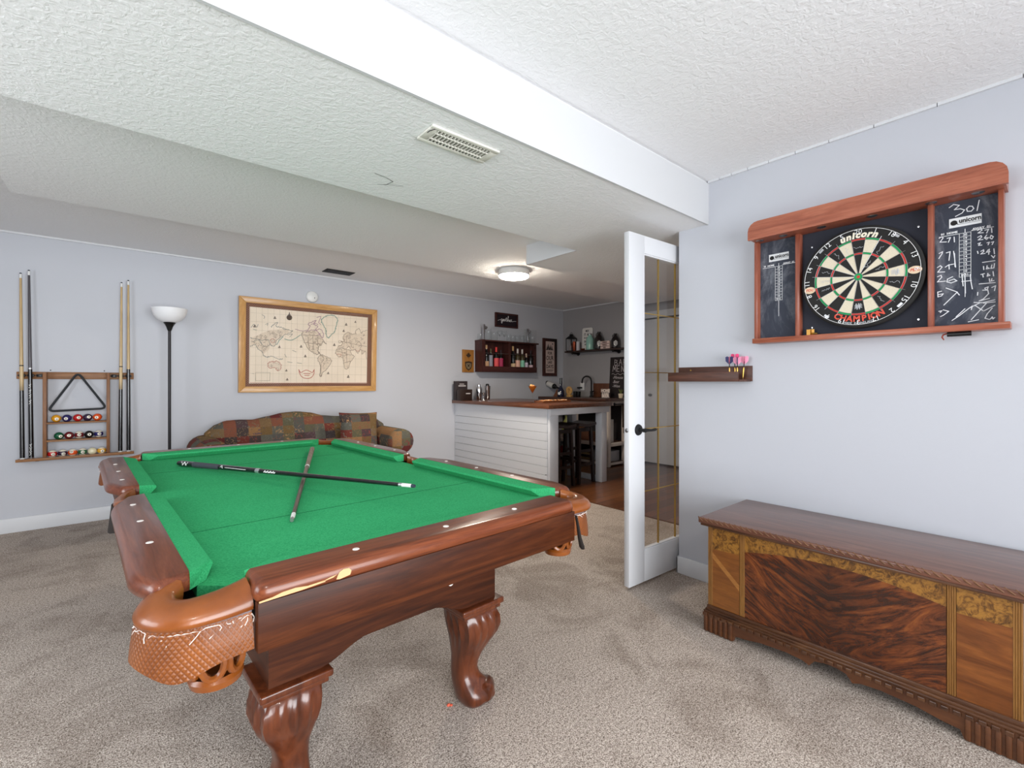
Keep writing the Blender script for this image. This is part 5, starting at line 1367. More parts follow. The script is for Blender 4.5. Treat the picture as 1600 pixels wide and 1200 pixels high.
script(m, [(-.080, -.006), (-.052, .014), (-.070, .012), (-.074, -.008), (-.058, -.008), (-.050, .014), (-.046, -.010), (-.030, .0)], .007, Mg)
script(m, [(-.030, .0), (-.010, .045), (-.018, .0), (-.008, -.010), (.010, .010)], .007, Mg); script(m, [(-.034, .024), (.004, .026)], .005, Mg)
script(m, [(.010, .010), (.030, .058), (.020, .062), (.014, -.012), (.026, .014), (.036, .010), (.038, -.010), (.050, -.002)], .007, Mg)
script(m, [(.050, -.002), (.066, .010), (.056, .014), (.052, -.006), (.066, -.012), (.078, .0)], .007, Mg)
script(m, [(.078, .0), (.084, .022), (.092, .012), (.090, -.008), (.110, -.006), (.14, .0), (.178, .002)], .005, Mg)
m.build('script_lettering', M_WTXT, pn, ang=0)
t = thing('bottle_opener_board', 'tan wooden board with maple leaf and dark shield left of the bottle rack', 'sign', (3.75, YB, 1.335))
pb = MB().box(3.655, 3.846, YB - .022, YB - .001, 1.337, 1.654, .002).build('board', wood('tan_board', [(150, 98, 40), (182, 126, 60)], 'Z', 2, 8, 0.5), t)
Ml = wall_y(3.752, YB - .0232, 1.575)
leaf = [(0, .045), (.010, .025), (.022, .030), (.018, .008), (.034, .016), (.036, .004), (.044, .0), (.020, -.020), (.022, -.028), (.003, -.024), (.003, -.046), (-.003, -.046), (-.003, -.024), (-.022, -.028), (-.020, -.020), (-.044, .0), (-.036, .004), (-.034, .016), (-.018, .008), (-.022, .030), (-.010, .025)]
MB().prism(leaf, -.001, .001, M=Ml).build('maple_leaf', mat('burnt_brown', (58, 40, 24), 0.7), pb)
shd = [(-.060, .050), (-.030, .056), (0, .062), (.030, .056), (.060, .050), (.056, -.01), (.040, -.045), (0, -.072), (-.040, -.045), (-.056, -.01)]
Msd = wall_y(3.752, YB - .0232, 1.432)
MB().prism(shd, -.001, .001, M=Msd).build('shield', MATS['burnt_brown'], pb)
MB().prism([(x * .72, y * .66 - .004) for x, y in shd], .001, .0016, M=Msd).build('shield_face', mat('grey_tan', (128, 112, 84), 0.6), pb)
m = MB().ribbon([(-.02, -.025), (.022, .018)], .008, Msd @ Matrix.Translation((0, 0, .002))).ribbon([(-.022, .014), (.02, -.026)], .008, Msd @ Matrix.Translation((0, 0, .002))); m.lathe([(0, .002), (.012, .002)], n=14, M=Msd); m.build('shield_mark', MATS['burnt_brown'], pb)
t, pn = framed('tall_sign', 'tall narrow framed sign with black pine trees and block lettering beside the corner', 5.205, 5.512, 1.298, 1.908, .048, .03, M_MAROONZ, mat('pinkish_sign_panel', (206, 184, 176), 0.7), 'panel')
Mt = wall_y(5.358, YB - .0195, 1.60)
m = MB()
for x, y, s_ in ((-.062, .165, .7), (-.035, .172, 1.15), (-.005, .165, .75), (.02, .17, .9), (.05, .165, .7)):
    m.add([(x - .02 * s_, y - .035, 0), (x + .02 * s_, y - .035, 0), (x, y + .05 * s_, 0)], [(0, 1, 2)], Mt)
m.ribbon([(-.085, .125), (.075, .125)], .012, Mt)
m.lathe([(0, 0), (.012, 0)], n=12, M=Mt @ Matrix.Translation((.062, .222, 0)))
for s_, y, sz in (('FOR', .068, .066), ('OUR', -.012, .098), ('LAKE', -.080, .056), ('DAYS', -.150, .082)):
    m.text(s_, sz, Mt @ Matrix.Translation((0, y, 0)), bold=.002, sx=.80)
m.ribbon([(-.07, -.205), (.075, -.205)], .010, Mt).ribbon([(-.06, -.225), (.06, -.225)], .006, Mt)
m.build('lettering', mat('charcoal_lettering', (58, 48, 48), 0.7), pn, ang=0)

# bottle rack
x0, x1, y0, z0, z1 = 3.876, 4.940, 5.235, 1.345, 1.776
t = thing('bottle_rack', 'dark reddish wooden wall rack holding wine bottles above the bar', 'rack', (4.39, YB, z0))
MB().box(x0 - .004, x1 + .020, y0 - .006, YB - .001, z1, z1 + .020, .002).build('top_board', M_MAROON, t)
MB().box(x0, x0 + .020, y0, YB - .001, z0, z1).build('side_panel', M_MAROONZ, t); MB().box(x1 - .020, x1, y0 + .03, YB - .001, z0, z1 - .0).build('side_panel', M_MAROONZ, t)
MB().box(x0 + .02, x1 - .02, YB - .012, YB - .001, z0, z1).build('back_panel', M_MAROONZ, t)
MB().box(x0 + .02, x1 - .02, y0 + .004, YB - .012, z0 + .024, z0 + .042).build('bottom_shelf', M_MAROON, t)
MB().box(4.365, 4.405, y0 + .006, YB - .012, z0 + .042, z1).build('divider', M_MAROONZ, t)
MB().box(x0 + .02, x1 - .02, y0 - .004, y0 + .010, z0, z0 + .080, .002).build('front_rail', M_MAROON, t)
MB().box(x0 + .02, x0 + .055, y0 - .002, y0 + .010, z0 + .08, z1).box(x1 - .055, x1 - .02, y0 + .03, y0 + .04, z0 + .08, z1).build('front_stile', M_MAROONZ, t)
m = MB()
for a, b in ((x0 + .055, 4.365), (4.405, x1 - .055)): m.tube([(a, y0 + .012, 1.61), (b, y0 + .012, 1.61)], .003, 6)
m.build('guard_wire', M_STEEL, t)
ZSH = z0 + .0425
def bottle(px, top, rmax, glass, label_m, cap_m, label, cap_h=.055, lab=(.02, .13), y=5.315):
    x = on_y(px, 560, y).x; zt = on_y(px, top, y).z; h = zt - ZSH; r = rmax
    t = thing('wine_bottle', label, 'bottle', (x, y, ZSH), 0, 'bottles in the wall rack')
    c0 = (x, y, ZSH)
    MB().lathe([(r * .9, 0), (r, .006), (r, h * .56), (r * .92, h * .62), (r * .5, h * .72), (r * .36, h * .78), (r * .36, h - .004)], c=c0, n=20).build('bottle_glass', glass, t)
    MB().lathe([(r * .40, h - cap_h), (r * .40, h), (0, h + .001)], c=c0, n=16).build('capsule', cap_m, t)
    if label_m:
        n = 14; v = []
        for i in range(n + 1):
            a = -PI + PI * i / n; v += [(x + (r + .0008) * math.cos(a), y + (r + .0008) * math.sin(a), ZSH + q) for q in lab]
        MB().add(v, [(2 * i, 2 * i + 2, 2 * i + 3, 2 * i + 1) for i in range(n)]).build('bottle_label', label_m, t)
GB = mat('dark_bottle_glass', (16, 18, 18), 0.08, coat=0.5); GG = mat('olive_bottle_glass', (64, 54, 28), 0.08, coat=0.5)
lab = lambda n, c: mat(n, c, 0.6)
bottle(760, 539, .038, GB, lab('label_tan', (202, 160, 124)), lab('capsule_tan', (206, 168, 128)), 'dark wine bottle with tan label and neck, leftmost in the rack', lab=(.03, .11))
bottle(766.8, 545, .030, GB, lab('label_grey', (150, 150, 162)), lab('capsule_dark', (96, 88, 60)), 'slim dark bottle with pale grey label, second from left in the rack', lab=(.03, .20))
bottle(775.3, 542.5, .038, GB, lab('label_coral', (226, 84, 88)), lab('capsule_red', (226, 66, 66)), 'dark wine bottle with coral red label and capsule in the rack', .07, (.02, .16))
bottle(782.6, 547, .034, GB, lab('label_crimson', (172, 44, 86)), lab('capsule_black', (40, 24, 30)), 'dark wine bottle with crimson label, left of the rack divider', .05, (.02, .16))
bottle(801.5, 541, .038, GB, lab('label_cream', (222, 190, 150)), lab('capsule_gold', (214, 174, 124)), 'dark wine bottle with cream label just right of the rack divider', .07, (.03, .09))
bottle(808.8, 545, .038, GG, lab('label_peach', (226, 178, 156)), lab('capsule_white', (214, 206, 200)), 'olive bottle with peach label and white capsule in the rack', .07, (.02, .14))
bottle(816, 546, .036, GG, lab('label_mint', (134, 196, 168)), lab('capsule_white', (214, 206, 200)), 'olive bottle with mint green label in the rack', .07, (.02, .14))
bottle(822.3, 552.5, .030, GB, lab('label_lilac', (196, 186, 200)), lab('capsule_pale', (214, 190, 170)), 'short dark bottle with pale lilac label, second from right in the rack', .06, (.02, .11))
bottle(829.2, 548, .036, GB, lab('label_pink', (214, 184, 190)), lab('capsule_black', (40, 24, 30)), 'dark bottle with pale pink label, rightmost in the rack', .05, (.02, .075))
# glass rail and clear glasses on top of the rack
ZT2 = z1 + .0202
t = thing('glass_rail', 'clear glass gallery panel with two steel clamps on top of the bottle rack', 'glass rail', (4.40, 5.26, ZT2))
MB().box(3.90, 4.93, 5.245, 5.250, ZT2, ZT2 + .20).build('pane', M_GLASS, t)
for px in (756.5, 825.5):
    x = on_y(px, 520, 5.25).x
    MB().box(x - .022, x + .012, 5.238, 5.258, ZT2 - .0, ZT2 + .215, .003).lathe([(0, .010), (.020, .008), (.024, 0)], n=16, M=wall_y(x + .03, 5.244, ZT2 + .17)).build('clamp', M_CHROME, t)
def tumbler(px, top, r, label, stem=False, y=5.33):
    x = on_y(px, 520, y).x; h = on_y(px, top, y).z - ZT2
    c0 = (x, y, ZT2)
    prof = [(r * .8, 0), (r, .012), (r, h), (r - .003, h), (r - .003, .016), (0, .012)] if not stem else [(r * .9, 0), (r * .9, .004), (.005, .01), (.005, h * .42), (r * .8, h * .55), (r, h * .8), (r * .85, h), (r * .85 - .003, h), (r - .003, h * .8), (0, h * .45)]
    o = MB().lathe(prof, c=c0, n=22).build('drinking_glass', M_GLASS, None, 40)
    tag(o, label, 'glass', 'clear glasses on top of the bottle rack')
tumbler(763.5, 514, .040, 'tall clear glass just right of the left steel clamp'); tumbler(772.5, 518, .050, 'wide clear decanter glass, second from left on the bottle rack')
tumbler(780.8, 516, .040, 'stemmed clear glass below the left edge of the gather sign', True); tumbler(788, 517, .042, 'stemmed clear glass right of the first stemmed glass on the rack', True)
for px, lb in ((795, 'below the middle of the gather sign'), (801.5, 'below the right half of the gather sign'), (808.3, 'just past the right edge of the gather sign'), (815.8, 'second left of the right steel clamp'), (821, 'immediately left of the right steel clamp')):
    tumbler(px, 524 if px > 798 else 522, .036, 'short clear tumbler ' + lb)
x = on_y(751.5, 520, 5.33).x
tumbler(751, 521.5, .046, 'clear jar at the left end of the bottle rack top'); tumbler(832, 526, .040, 'short clear glass at the right end of the bottle rack top')

# ---------------------------------------------------------------- sink counter against the side wall
t = thing('sink_cabinet', 'white open shelf cabinet under the dark sink counter in the bar corner', 'cabinet', (5.47, 4.77, 0))
M_CABW = paint('cream_cabinet', (226, 214, 204), 0.5)
xf, xb, ye, yb2 = 5.262, XS - .001, 4.130, YB - .001
for x0, x1, y0, y1 in ((xf, xf + .055, ye, ye + .055), (xb - .055, xb, ye, ye + .055), (xf, xf + .055, 4.74, 4.795), (xf, xf + .055, yb2 - .055, yb2)):
    MB().box(x0, x1, y0, y1, 0, .93, .002).build('post', M_CABW, t)
for z0, z1 in ((.02, .052), (.284, .336), (.864, .93)):
    MB().box(xf + .055, xb - .055, ye, ye + .022, z0, z1, .001).box(xf, xf + .022, ye + .055, 4.74, z0, z1, .001).box(xf, xf + .022, 4.795, yb2 - .055, z0, z1, .001).build('rail', M_CABW, t)
MB().box(xf + .022, xb, ye + .022, yb2, .318, .336).build('shelf_board', M_BARTOP, t); MB().box(xf + .022, xb, ye + .022, yb2, .034, .052).build('shelf_board', M_BARTOP, t)
MB().box(xb - .012, xb, ye + .055, yb2, .052, .318).box(xb - .012, xb, ye + .055, yb2, .336, .93).build('back_panel', mat('charcoal_panel', (52, 48, 50), 0.7), t)
ct = MB().box(5.115, XS - .0005, 4.06, YB - .0005, .9305, .972, .003)
tag(ct.build('countertop', M_SINKTOP), 'darker wooden sink counter along the grey side wall', 'countertop')
ZK = .972
# towel rail with towel, items on the open shelves
t = thing('towel_rail', 'black pipe towel rail on the end of the sink cabinet', 'towel rail', (5.5, 4.13, .86))
MB().lathe([(.022, 0), (.022, .006), (.010, .010), (.010, .035)], n=16, M=wall_y(5.395, 4.13, .884)).lathe([(.022, 0), (.022, .006), (.010, .010), (.010, .035)], n=16, M=wall_y(5.665, 4.13, .884)).build('flange', M_IRON, t)
MB().tube([(5.38, 4.092, .884), (5.68, 4.092, .884)], .0095, 10).build('rod', M_IRON, t)
def tw_fn(u, v):
    a = u * 2.0 - 1.0
    if v < .5: s_ = (.5 - v) * 2; return (5.60 + .05 * a + .004 * math.sin(5 * a), 4.081 - .004 * math.sin(9 * a) * s_, .884 - s_ * .40)
    s_ = (v - .5) * 2; return (5.60 + .05 * a, 4.104 + .002 * math.sin(7 * a), .884 - s_ * .30)
def tw2(u, v):
    a = u * 2 - 1; L1, L2 = .42, .34
    sdist = v * (L1 + L2 + .04)
    if sdist < L1: return (5.60 + .052 * a, 4.079 - .005 * math.sin(8 * a), .886 - (L1 - sdist))
    if sdist < L1 + .04: w = (sdist - L1) / .04 * PI; return (5.60 + .052 * a, 4.092 - .0135 * math.cos(w), .886 + .0115 * math.sin(w))
    return (5.60 + .052 * a, 4.1055, .886 - (sdist - L1 - .04))
tag(MB().grid(tw2, 12, 30, .003).build('hand_towel', mat('brown_towel', (92, 74, 62), 0.95), None, 60), 'brown towel hanging from the black rail at the sink cabinet', 'towel')
tag(MB().box(5.37, 5.47, 4.20, 4.23, .3362, .66, .003).build('storage_box', M_WHITEPL), 'upright white board standing on the cabinet shelf beside the towel', 'board')
tag(MB().box(5.36, 5.64, 4.22, 4.55, .0522, .20, .01, 2).build('storage_bin', mat('pale_grey_bin', (176, 178, 184), 0.6)), 'pale grey bin on the bottom shelf of the sink cabinet', 'bin')
q = on_x(886, 655, 5.42)
lathe_item('vase', 'round green vase on the sink cabinet shelf behind the bar', 'vase', 5.42, q.y, .3362, [('body', [(.04, 0), (.075, .05), (.085, .14), (.070, .22), (.035, .28), (.028, .31), (.036, .335), (.030, .335)], mat('pale_green_glaze', (168, 172, 96), 0.35))])
q = on_x(881, 712, 5.42)
lathe_item('jar', 'red jar on the bottom shelf of the sink cabinet', 'jar', 5.42, q.y, .0522, [('body', [(.05, 0), (.062, .02), (.062, .11), (.045, .14)], mat('red_label', (170, 40, 34), 0.4)), ('lid', [(.047, .14), (.047, .165), (0, .166)], M_WHITEPL)])
q = on_x(889.5, 712, 5.40)
lathe_item('bottle', 'white bottle on the bottom shelf beside the red jar', 'bottle', 5.40, q.y, .0522, [('body', [(.035, 0), (.038, .01), (.038, .12), (.016, .17), (.014, .20)], M_WHITEPL), ('cap', [(.016, .20), (.016, .225), (0, .226)], M_STEEL)])
for i, (px, col, hh, lb) in enumerate(((900, (120, 84, 56), .18, 'brown carton on the sink cabinet shelf behind the stools'), (918, (96, 60, 42), .12, 'dark brown carton, right one on the sink cabinet shelf'))):
    q = on_x(px, 670, 5.40)
    tag(MB().box(5.36, 5.50, q.y - .09, q.y + .09, .3362, .3362 + hh, .003).build('carton', mat('carton_%s' % 'ab'[i], col, 0.7)), lb, 'carton')
q = on_x(914, 707, 5.40)
tag(MB().box(5.36, 5.52, q.y - .10, q.y + .10, .0522, .14, .003).build('carton', mat('carton_straw', (172, 150, 104), 0.7)), 'straw coloured carton on the bottom shelf of the sink cabinet', 'carton')

# things on the sink counter
def spot(pxl, pxr, X): 
    a, b = on_x(pxl, 600, X), on_x(pxr, 600, X); return (a.y + b.y) / 2, abs(a.y - b.y)
def zat(px, py, X): return on_x(px, py, X).z
# tilted wine bottle in a wooden holder
a = on_x(851, 597, 5.32); b = on_x(869, 605, 5.32)
t = thing('wine_holder', 'wooden wedge holding up a tilted wine bottle on the sink counter', 'bottle holder', (5.32, b.y, ZK))
MB().prism([(b.y + .04, ZK), (b.y - .055, ZK), (b.y - .075, b.z - .045), (b.y - .04, b.z - .036), (b.y + .0, ZK + .05)], 5.29, 5.35, M=Mc).build('wedge', wood('holder_wood', [(104, 62, 40), (130, 82, 56)], 'Y', 2, 8, 0.5), t)
t = thing('wine_bottle', 'dark wine bottle with white label lying tilted in its wooden holder', 'bottle', (5.32, (a.y + b.y) / 2, a.z - .06), 0)
d = Vector((0, b.y - a.y, b.z - a.z)).normalized()
Mbt = frame((5.32, a.y, a.z), (1, 0, 0), d.cross(Vector((1, 0, 0))).normalized())
if (Mbt.to_3x3() @ Vector((0, 0, 1))).dot(d) < 0: Mbt = frame((5.32, a.y, a.z), (-1, 0, 0), d.cross(Vector((1, 0, 0))).normalized())
L = (b - a).length
MB().lathe([(.036, -.012), (.042, -.004), (.042, L * .84), (.035, L * .93), (.018, L * 1.04), (.016, L * 1.20), (.018, L * 1.21), (.018, L * 1.26), (0, L * 1.26)], n=22, M=Mbt).build('bottle_glass', GB, t)
MB().lathe([(.0428, L * .30), (.0428, L * .80)], n=22, M=Mbt, caps=False).build('bottle_label', lab('label_white', (206, 204, 200)), t)
# dark blue bottle
yc, w = spot(871, 882, 5.22)
lathe_item('liqueur_bottle', 'dark blue bottle with white emblem next to the round wooden stand', 'bottle', 5.22, yc, ZK, [('bottle_glass', [(.05, 0), (.055, .01), (.055, .09), (.03, .13), (.019, .16), (.019, .245)], mat('navy_bottle', (22, 26, 52), 0.1, coat=0.5)), ('capsule', [(.021, .20), (.021, .29), (0, .291)], GB)])
t0 = bpy.data.objects['liqueur_bottle']
m = MB()
m.lathe([(0, .0555), (.024, .0555)], n=12, M=frame((5.22, yc, ZK + .055), (.3, -1, 0), (0, 0, 1))).lathe([(0, .0205), (.008, .0205)], n=10, M=frame((5.22, yc, ZK + .185), (.3, -1, 0), (0, 0, 1)))
m.build('emblem', M_WTXT, t0)
# round wooden stand
yc, w = spot(883.5, 895.5, 5.36); zt = zat(889, 603, 5.36)
t = thing('round_wooden_plaque', 'round pale wood plaque with a dark mark standing on a small wooden foot', 'plaque', (5.36, yc, ZK))
M_PINE = wood('pale_pine', [(206, 152, 84), (230, 184, 116)], 'Y', 3, 6, 0.5)
MB().box(5.34, 5.39, yc - .045, yc + .045, ZK, ZK + .032, .003).build('foot', M_PINE, t)
Mr = wall_x(5.352, yc, ZK + .095)
dd = MB().lathe([(.0, -.016), (.062, -.016), (.065, -.012), (.065, 0), (.062, .003), (0, .003)], n=36, M=Mr).build('disc', M_PINE, t)
m = MB(); script(m, [(-.014, .018), (.0, .028), (.016, .016), (.004, .0), (.002, -.010)], .008, Mr @ Matrix.Translation((0, 0, .0036))); m.lathe([(0, .0038), (.006, .0038)], n=10, M=Mr @ Matrix.Translation((.002, -.026, 0))); m.build('mark', mat('dark_brown_mark', (90, 50, 20), 0.7), dd)
for px, lb in ((899, 'left'), (904, 'right')):
    yc, w = spot(px - 2.2, px + 2.2, 5.42)
    lathe_item('cup', 'small black cup, %s of the pair beside the faucet' % lb, 'cup', 5.42, yc, ZK, [('body', [(.026, 0), (.03, .006), (.034, .085), (.031, .085), (.027, .01), (0, .008)], M_BLACK)], 'black cups by the sink')
# faucet
a = on_x(924, 617, 5.56)
t = thing('faucet', 'black gooseneck faucet on the sink counter', 'faucet', (5.56, a.y, ZK))
zt = zat(917.5, 588, 5.5); r = .075
pts = [(5.56, a.y, ZK + .02), (5.56, a.y, zt - r)] + [(5.56 - .02 * (1 - math.cos(q)), a.y + r - r * math.cos(q), zt - r + r * math.sin(q)) for q in [PI * i / 10 for i in range(1, 10)]] + [(5.52, a.y + 2 * r, zt - r), (5.518, a.y + 2 * r + .004, zt - r - .03)]
MB().tube(pts, .0125, 12).build('spout', M_IRON, t)
MB().lathe([(.030, 0), (.030, .012), (.020, .022), (.020, .09)], c=(5.56, a.y, ZK), n=20).build('base', M_IRON, t)
MB().tube([(5.56, a.y, ZK + .075), (5.56, a.y - .06, ZK + .095)], [.010, .007], 10).build('handle', M_IRON, t)
# boards, sign, menu board, plant
yc, w = spot(924, 948, 5.655)
tag(MB().box(5.640, 5.660, 4.415, 4.72, ZK, zat(930, 599, 5.65), .003).build('cutting_board', wood('cutting_board_wood', [(84, 46, 28), (116, 70, 44)], 'Z', 2, 8, 0.45)), 'brown wooden cutting board leaning against the wall behind the faucet', 'cutting board')
zt = zat(950, 558.5, 5.67)
t = thing('menu_board', 'black bar menu chalkboard leaning against the wall at the end of the counter', 'chalkboard', (5.65, 4.20, ZK))
y0, y1 = 4.025, 4.395
Mn = frame((5.612, (y0 + y1) / 2, ZK), (0, -1, 0), (.085, .01, 1))
MB().box(-.19, .19, 0, (zt - ZK), -.012, 0, .002, M=Mn).build('board', mat('menu_board_black', (38, 30, 30), 0.75), t)
m = MB(); H_ = zt - ZK
def hw(m, strokes, ox, oy, s_, w): 
    for st_ in strokes: m.ribbon([(ox + x * s_, oy + y * s_) for x, y in st_], w, Mn @ Matrix.Translation((0, 0, .0012)))
GL = {'B': [[(0, 0), (0, 1), (.5, .85), (.4, .55), (.05, .5)], [(.4, .5), (.6, .25), (.4, 0), (0, 0)]], 'A': [[(0, 0), (.3, 1), (.6, 0)], [(.12, .4), (.5, .4)]], 'R': [[(0, 0), (0, 1), (.5, .85), (.45, .55), (0, .45)], [(.2, .45), (.6, 0)]],
      'M': [[(0, 0), (.1, 1), (.35, .3), (.6, 1), (.7, 0)]], 'E': [[(.5, 1), (0, 1), (0, 0), (.5, 0)], [(0, .5), (.4, .5)]], 'N': [[(0, 0), (0, 1), (.5, 0), (.5, 1)]], 'U': [[(0, 1), (0, .2), (.25, 0), (.5, .2), (.5, 1)]]}
for word, y_, s_, x_ in (('BAR', H_ * .80, .085, -.105), ('MENU', H_ * .64, .085, -.135)):
    for i, ch in enumerate(word): hw(m, GL[ch], x_ + i * .078, y_ + random.uniform(-.004, .004), s_, .006)
m.ribbon([(-.15 + .3 * i / 24, H_ * .575 + .010 * math.sin(i * .9)) for i in range(25)], .004, Mn @ Matrix.Translation((0, 0, .0012)))
for s_, y_ in (('-Mimosa', .49), ('-Beer', .385), ('-Wine', .28)):
    m.text(s_, .062, Mn @ Matrix.Translation((-.13, H_ * y_, .0012)), shear=.2, ax='LEFT', sx=.85)
m.build('chalk_writing', mat('soft_chalk', (206, 196, 196), 0.9), t, ang=0)
yc, w = spot(937, 955, 5.45); yc = (on_x(937, 610, 5.45).y + on_x(955, 610, 5.45).y) / 2; zt = zat(946, 608, 5.45)
t = thing('home_sign', 'white block letter sign on the sink counter left of the plant', 'sign', (5.45, yc, ZK))
so = MB().box(5.45, 5.475, yc - .082, yc + .082, ZK, zt, .002).build('board', mat('dark_sign_board', (54, 42, 40), 0.6), t)
Mh2 = wall_x(5.4492, yc, (ZK + zt) / 2)
hh = zt - ZK
m = MB().text('HOME', .062, Mh2 @ Matrix.Translation((0, hh * .30, 0)), bold=.004, sx=.90).text('IS WHERE', .030, Mh2 @ Matrix.Translation((0, 0, 0)), bold=.0016, sx=.95).text('BEER', .062, Mh2 @ Matrix.Translation((0, -hh * .30, 0)), bold=.004, sx=1.0)
m.build('lettering', mat('cream_letters', (238, 222, 208), 0.6), so, ang=0)
yc = on_x(970, 610, 5.44).y; zt = zat(970, 615, 5.44)
t = thing('potted_plant', 'small spiky green plant in a cream pot on the sink counter', 'plant', (5.44, yc, ZK))
ph = zt - ZK
MB().lathe([(.024, 0), (.028, .004), (.036, ph), (.032, ph), (.030, ph - .008), (0, ph - .008)], c=(5.44, yc, ZK), n=20).build('pot', mat('cream_pot', (226, 208, 178), 0.6), t)
m = MB(); rnd = random.Random(2)
for i in range(26):
    a = rnd.uniform(0, 2 * PI); L = rnd.uniform(.04, .075); e = rnd.uniform(.15, .75)
    p0 = Vector((5.44, yc, ZK + ph - .008)); p1 = p0 + Vector((math.cos(a) * e * .03, math.sin(a) * e * .03, L * .7)); p2 = p0 + Vector((math.cos(a) * e * .05, math.sin(a) * e * .05, L))
    m.tube([p0, p1, p2], [.004, .003, .0005], 5)
m.build('leaves', mat('succulent_green', (112, 122, 62), 0.5), t)
# outlet and plug on the side wall
a = on_x(907, 598, XS); b = on_x(913.2, 609.5, XS)
t = thing('wall_outlet', 'white wall outlet with a black plug left of the faucet', 'outlet', (XS, (a.y + b.y) / 2, b.z))
MB().box(XS - .006, XS - .0005, b.y, a.y, b.z, a.z, .002).build('cover_plate', M_WHITEPL, t)
MB().box(XS - .05, XS - .006, a.y - .045, a.y + .03, b.z + .025, b.z + .050, .004).build('plug', M_BLACK, t)

# ---------------------------------------------------------------- pipe shelf on the side wall
XF2, ZS2 = 5.515, 1.697
t = thing('pipe_shelf', 'dark wooden shelf on black pipe brackets on the grey side wall', 'shelf', (XS, 4.68, 1.62))
y0, y1 = on_x(973.5, 545, XF2).y, on_x(882, 549, XF2).y
MB().box(XF2, XS - .004, y0, y1, ZS2 - .024, ZS2, .002).build('shelf_board', wood('shelf_dark_wood', [(40, 24, 20), (62, 40, 34)], 'Y', 2, 8, 0.5), t)
for px in (898, 961.5):
    yy = on_x(px, 552, 5.60).y
    MB().tube([(XS - .001, yy, ZS2 - .038), (XF2 + .03, yy, ZS2 - .038)], .0125, 12).lathe([(.034, 0), (.034, .006), (.016, .010), (.016, .03)], n=18, M=wall_x(XS, yy, ZS2 - .038)).sphere((XF2 + .03, yy, ZS2 - .038), .019, 12, 8).build('pipe_bracket', M_IRON, t)
XI = 5.60
def shelf_item(pxl, pxr, top):
    yc, w = spot(pxl, pxr, XI); return yc, w, zat((pxl + pxr) / 2, top, XI) - ZS2
yc, w, h = shelf_item(885, 900.5, 520)
t = thing('lantern', 'black metal lantern with glass sides at the left end of the pipe shelf', 'lantern', (XI, yc, ZS2)); s_ = .058
MB().box(XI - s_, XI + s_, yc - s_, yc + s_, ZS2, ZS2 + .012, .002).build('base', M_IRON, t)
m = MB()
for sx in (-1, 1):
    for sy in (-1, 1): m.box(XI + sx * s_ - .004, XI + sx * s_ + .004, yc + sy * s_ - .004, yc + sy * s_ + .004, ZS2 + .012, ZS2 + h * .66)
m.build('frame', M_IRON, t)
MB().loft([[(XI - q, yc - q, z), (XI + q, yc - q, z), (XI + q, yc + q, z), (XI - q, yc + q, z)] for q, z in ((s_ + .006, ZS2 + h * .66), (s_ + .006, ZS2 + h * .69), (.030, ZS2 + h * .82), (.022, ZS2 + h * .83), (.022, ZS2 + h * .90), (.010, ZS2 + h * .93))]).build('roof', M_IRON, t)
MB().tube([(XI, yc + .02 * math.cos(q), ZS2 + h * .95 + .02 * math.sin(q)) for q in [2 * PI * i / 14 for i in range(14)]], .003, 6, closed=True).build('ring', M_IRON, t)
MB().lathe([(.028, .012), (.030, .014), (.030, .09), (0, .09)], c=(XI, yc, ZS2), n=18).build('candle', mat('grey_candle', (150, 142, 144), 0.7), t)
yc, w, h = shelf_item(896, 902.5, 534); 
t = thing('copper_mug', 'copper mug with handle beside the lantern on the pipe shelf', 'mug', (XI - .03, yc, ZS2)); M_COP = mat('copper', (150, 72, 48), 0.3, 0.8)
MB().lathe([(.026, 0), (.028, .004), (.028, h), (.026, h), (.026, .006), (0, .005)], c=(XI - .03, yc, ZS2), n=20).build('cup', M_COP, t)
MB().tube([(XI - .055, yc + .0, ZS2 + h * .85), (XI - .078, yc, ZS2 + h * .8), (XI - .082, yc, ZS2 + h * .4), (XI - .056, yc, ZS2 + h * .2)], .004, 8).build('handle', M_COP, t)
yc, w, h = shelf_item(902, 907, 534)
lathe_item('can', 'white can between the copper mug and the white sign', 'can', XI - .02, yc, ZS2, [('body', [(.026, 0), (.028, .004), (.028, h), (.024, h + .003), (0, h + .003)], lab('can_white', (206, 200, 204)))])
yc, w, h = shelf_item(904, 922.5, 512.5)
t = thing('bar_rules_sign', 'white sign with rounded top corners and black lettering on the pipe shelf', 'sign', (5.655, yc, ZS2))
Ms2 = frame((5.660, yc, ZS2), (0, -1, 0), (.035, 0, 1)); hw_ = .105
zt = zat(913, 512.5, 5.655) - ZS2
pl = [(-hw_, 0), (hw_, 0), (hw_, zt - .03)] + [(hw_ - .03 + .03 * math.cos(q), zt - .03 + .03 * math.sin(q)) for q in (.4, .8, 1.2, PI / 2)] + [(-hw_ + .03 - .03 * math.cos(q), zt - .03 + .03 * math.sin(q)) for q in (PI / 2, 1.2, .8, .4)] + [(-hw_, zt - .03)]
so = MB().prism(pl, -.010, 0, M=Ms2).build('board', mat('white_sign_board', (226, 222, 216), 0.6), t)
m = MB()
for s_, f_, sz in (('MIX', .86, .050), ('IT ALL', .70, .058), ('IN SPIRITS', .56, .034), ('SHAKE', .40, .048), ('AND SIP', .27, .034)):
    m.text(s_, sz, Ms2 @ Matrix.Translation((0, zt * f_, .0008)), bold=.0012, sx=.85)
m.build('lettering', M_BTXT, so, ang=0)
yc, w, h = shelf_item(908.5, 916, 543)
lathe_item('copper_bowl', 'small copper bowl in front of the white sign on the pipe shelf', 'bowl', XI - .025, yc, ZS2, [('bowl', [(.018, 0), (.030, .010), (.036, .030), (.034, .030), (.026, .011), (0, .006)], M_COP)])
yc, w, h = shelf_item(917.5, 929.5, 521.5); r = w / 2 * .78
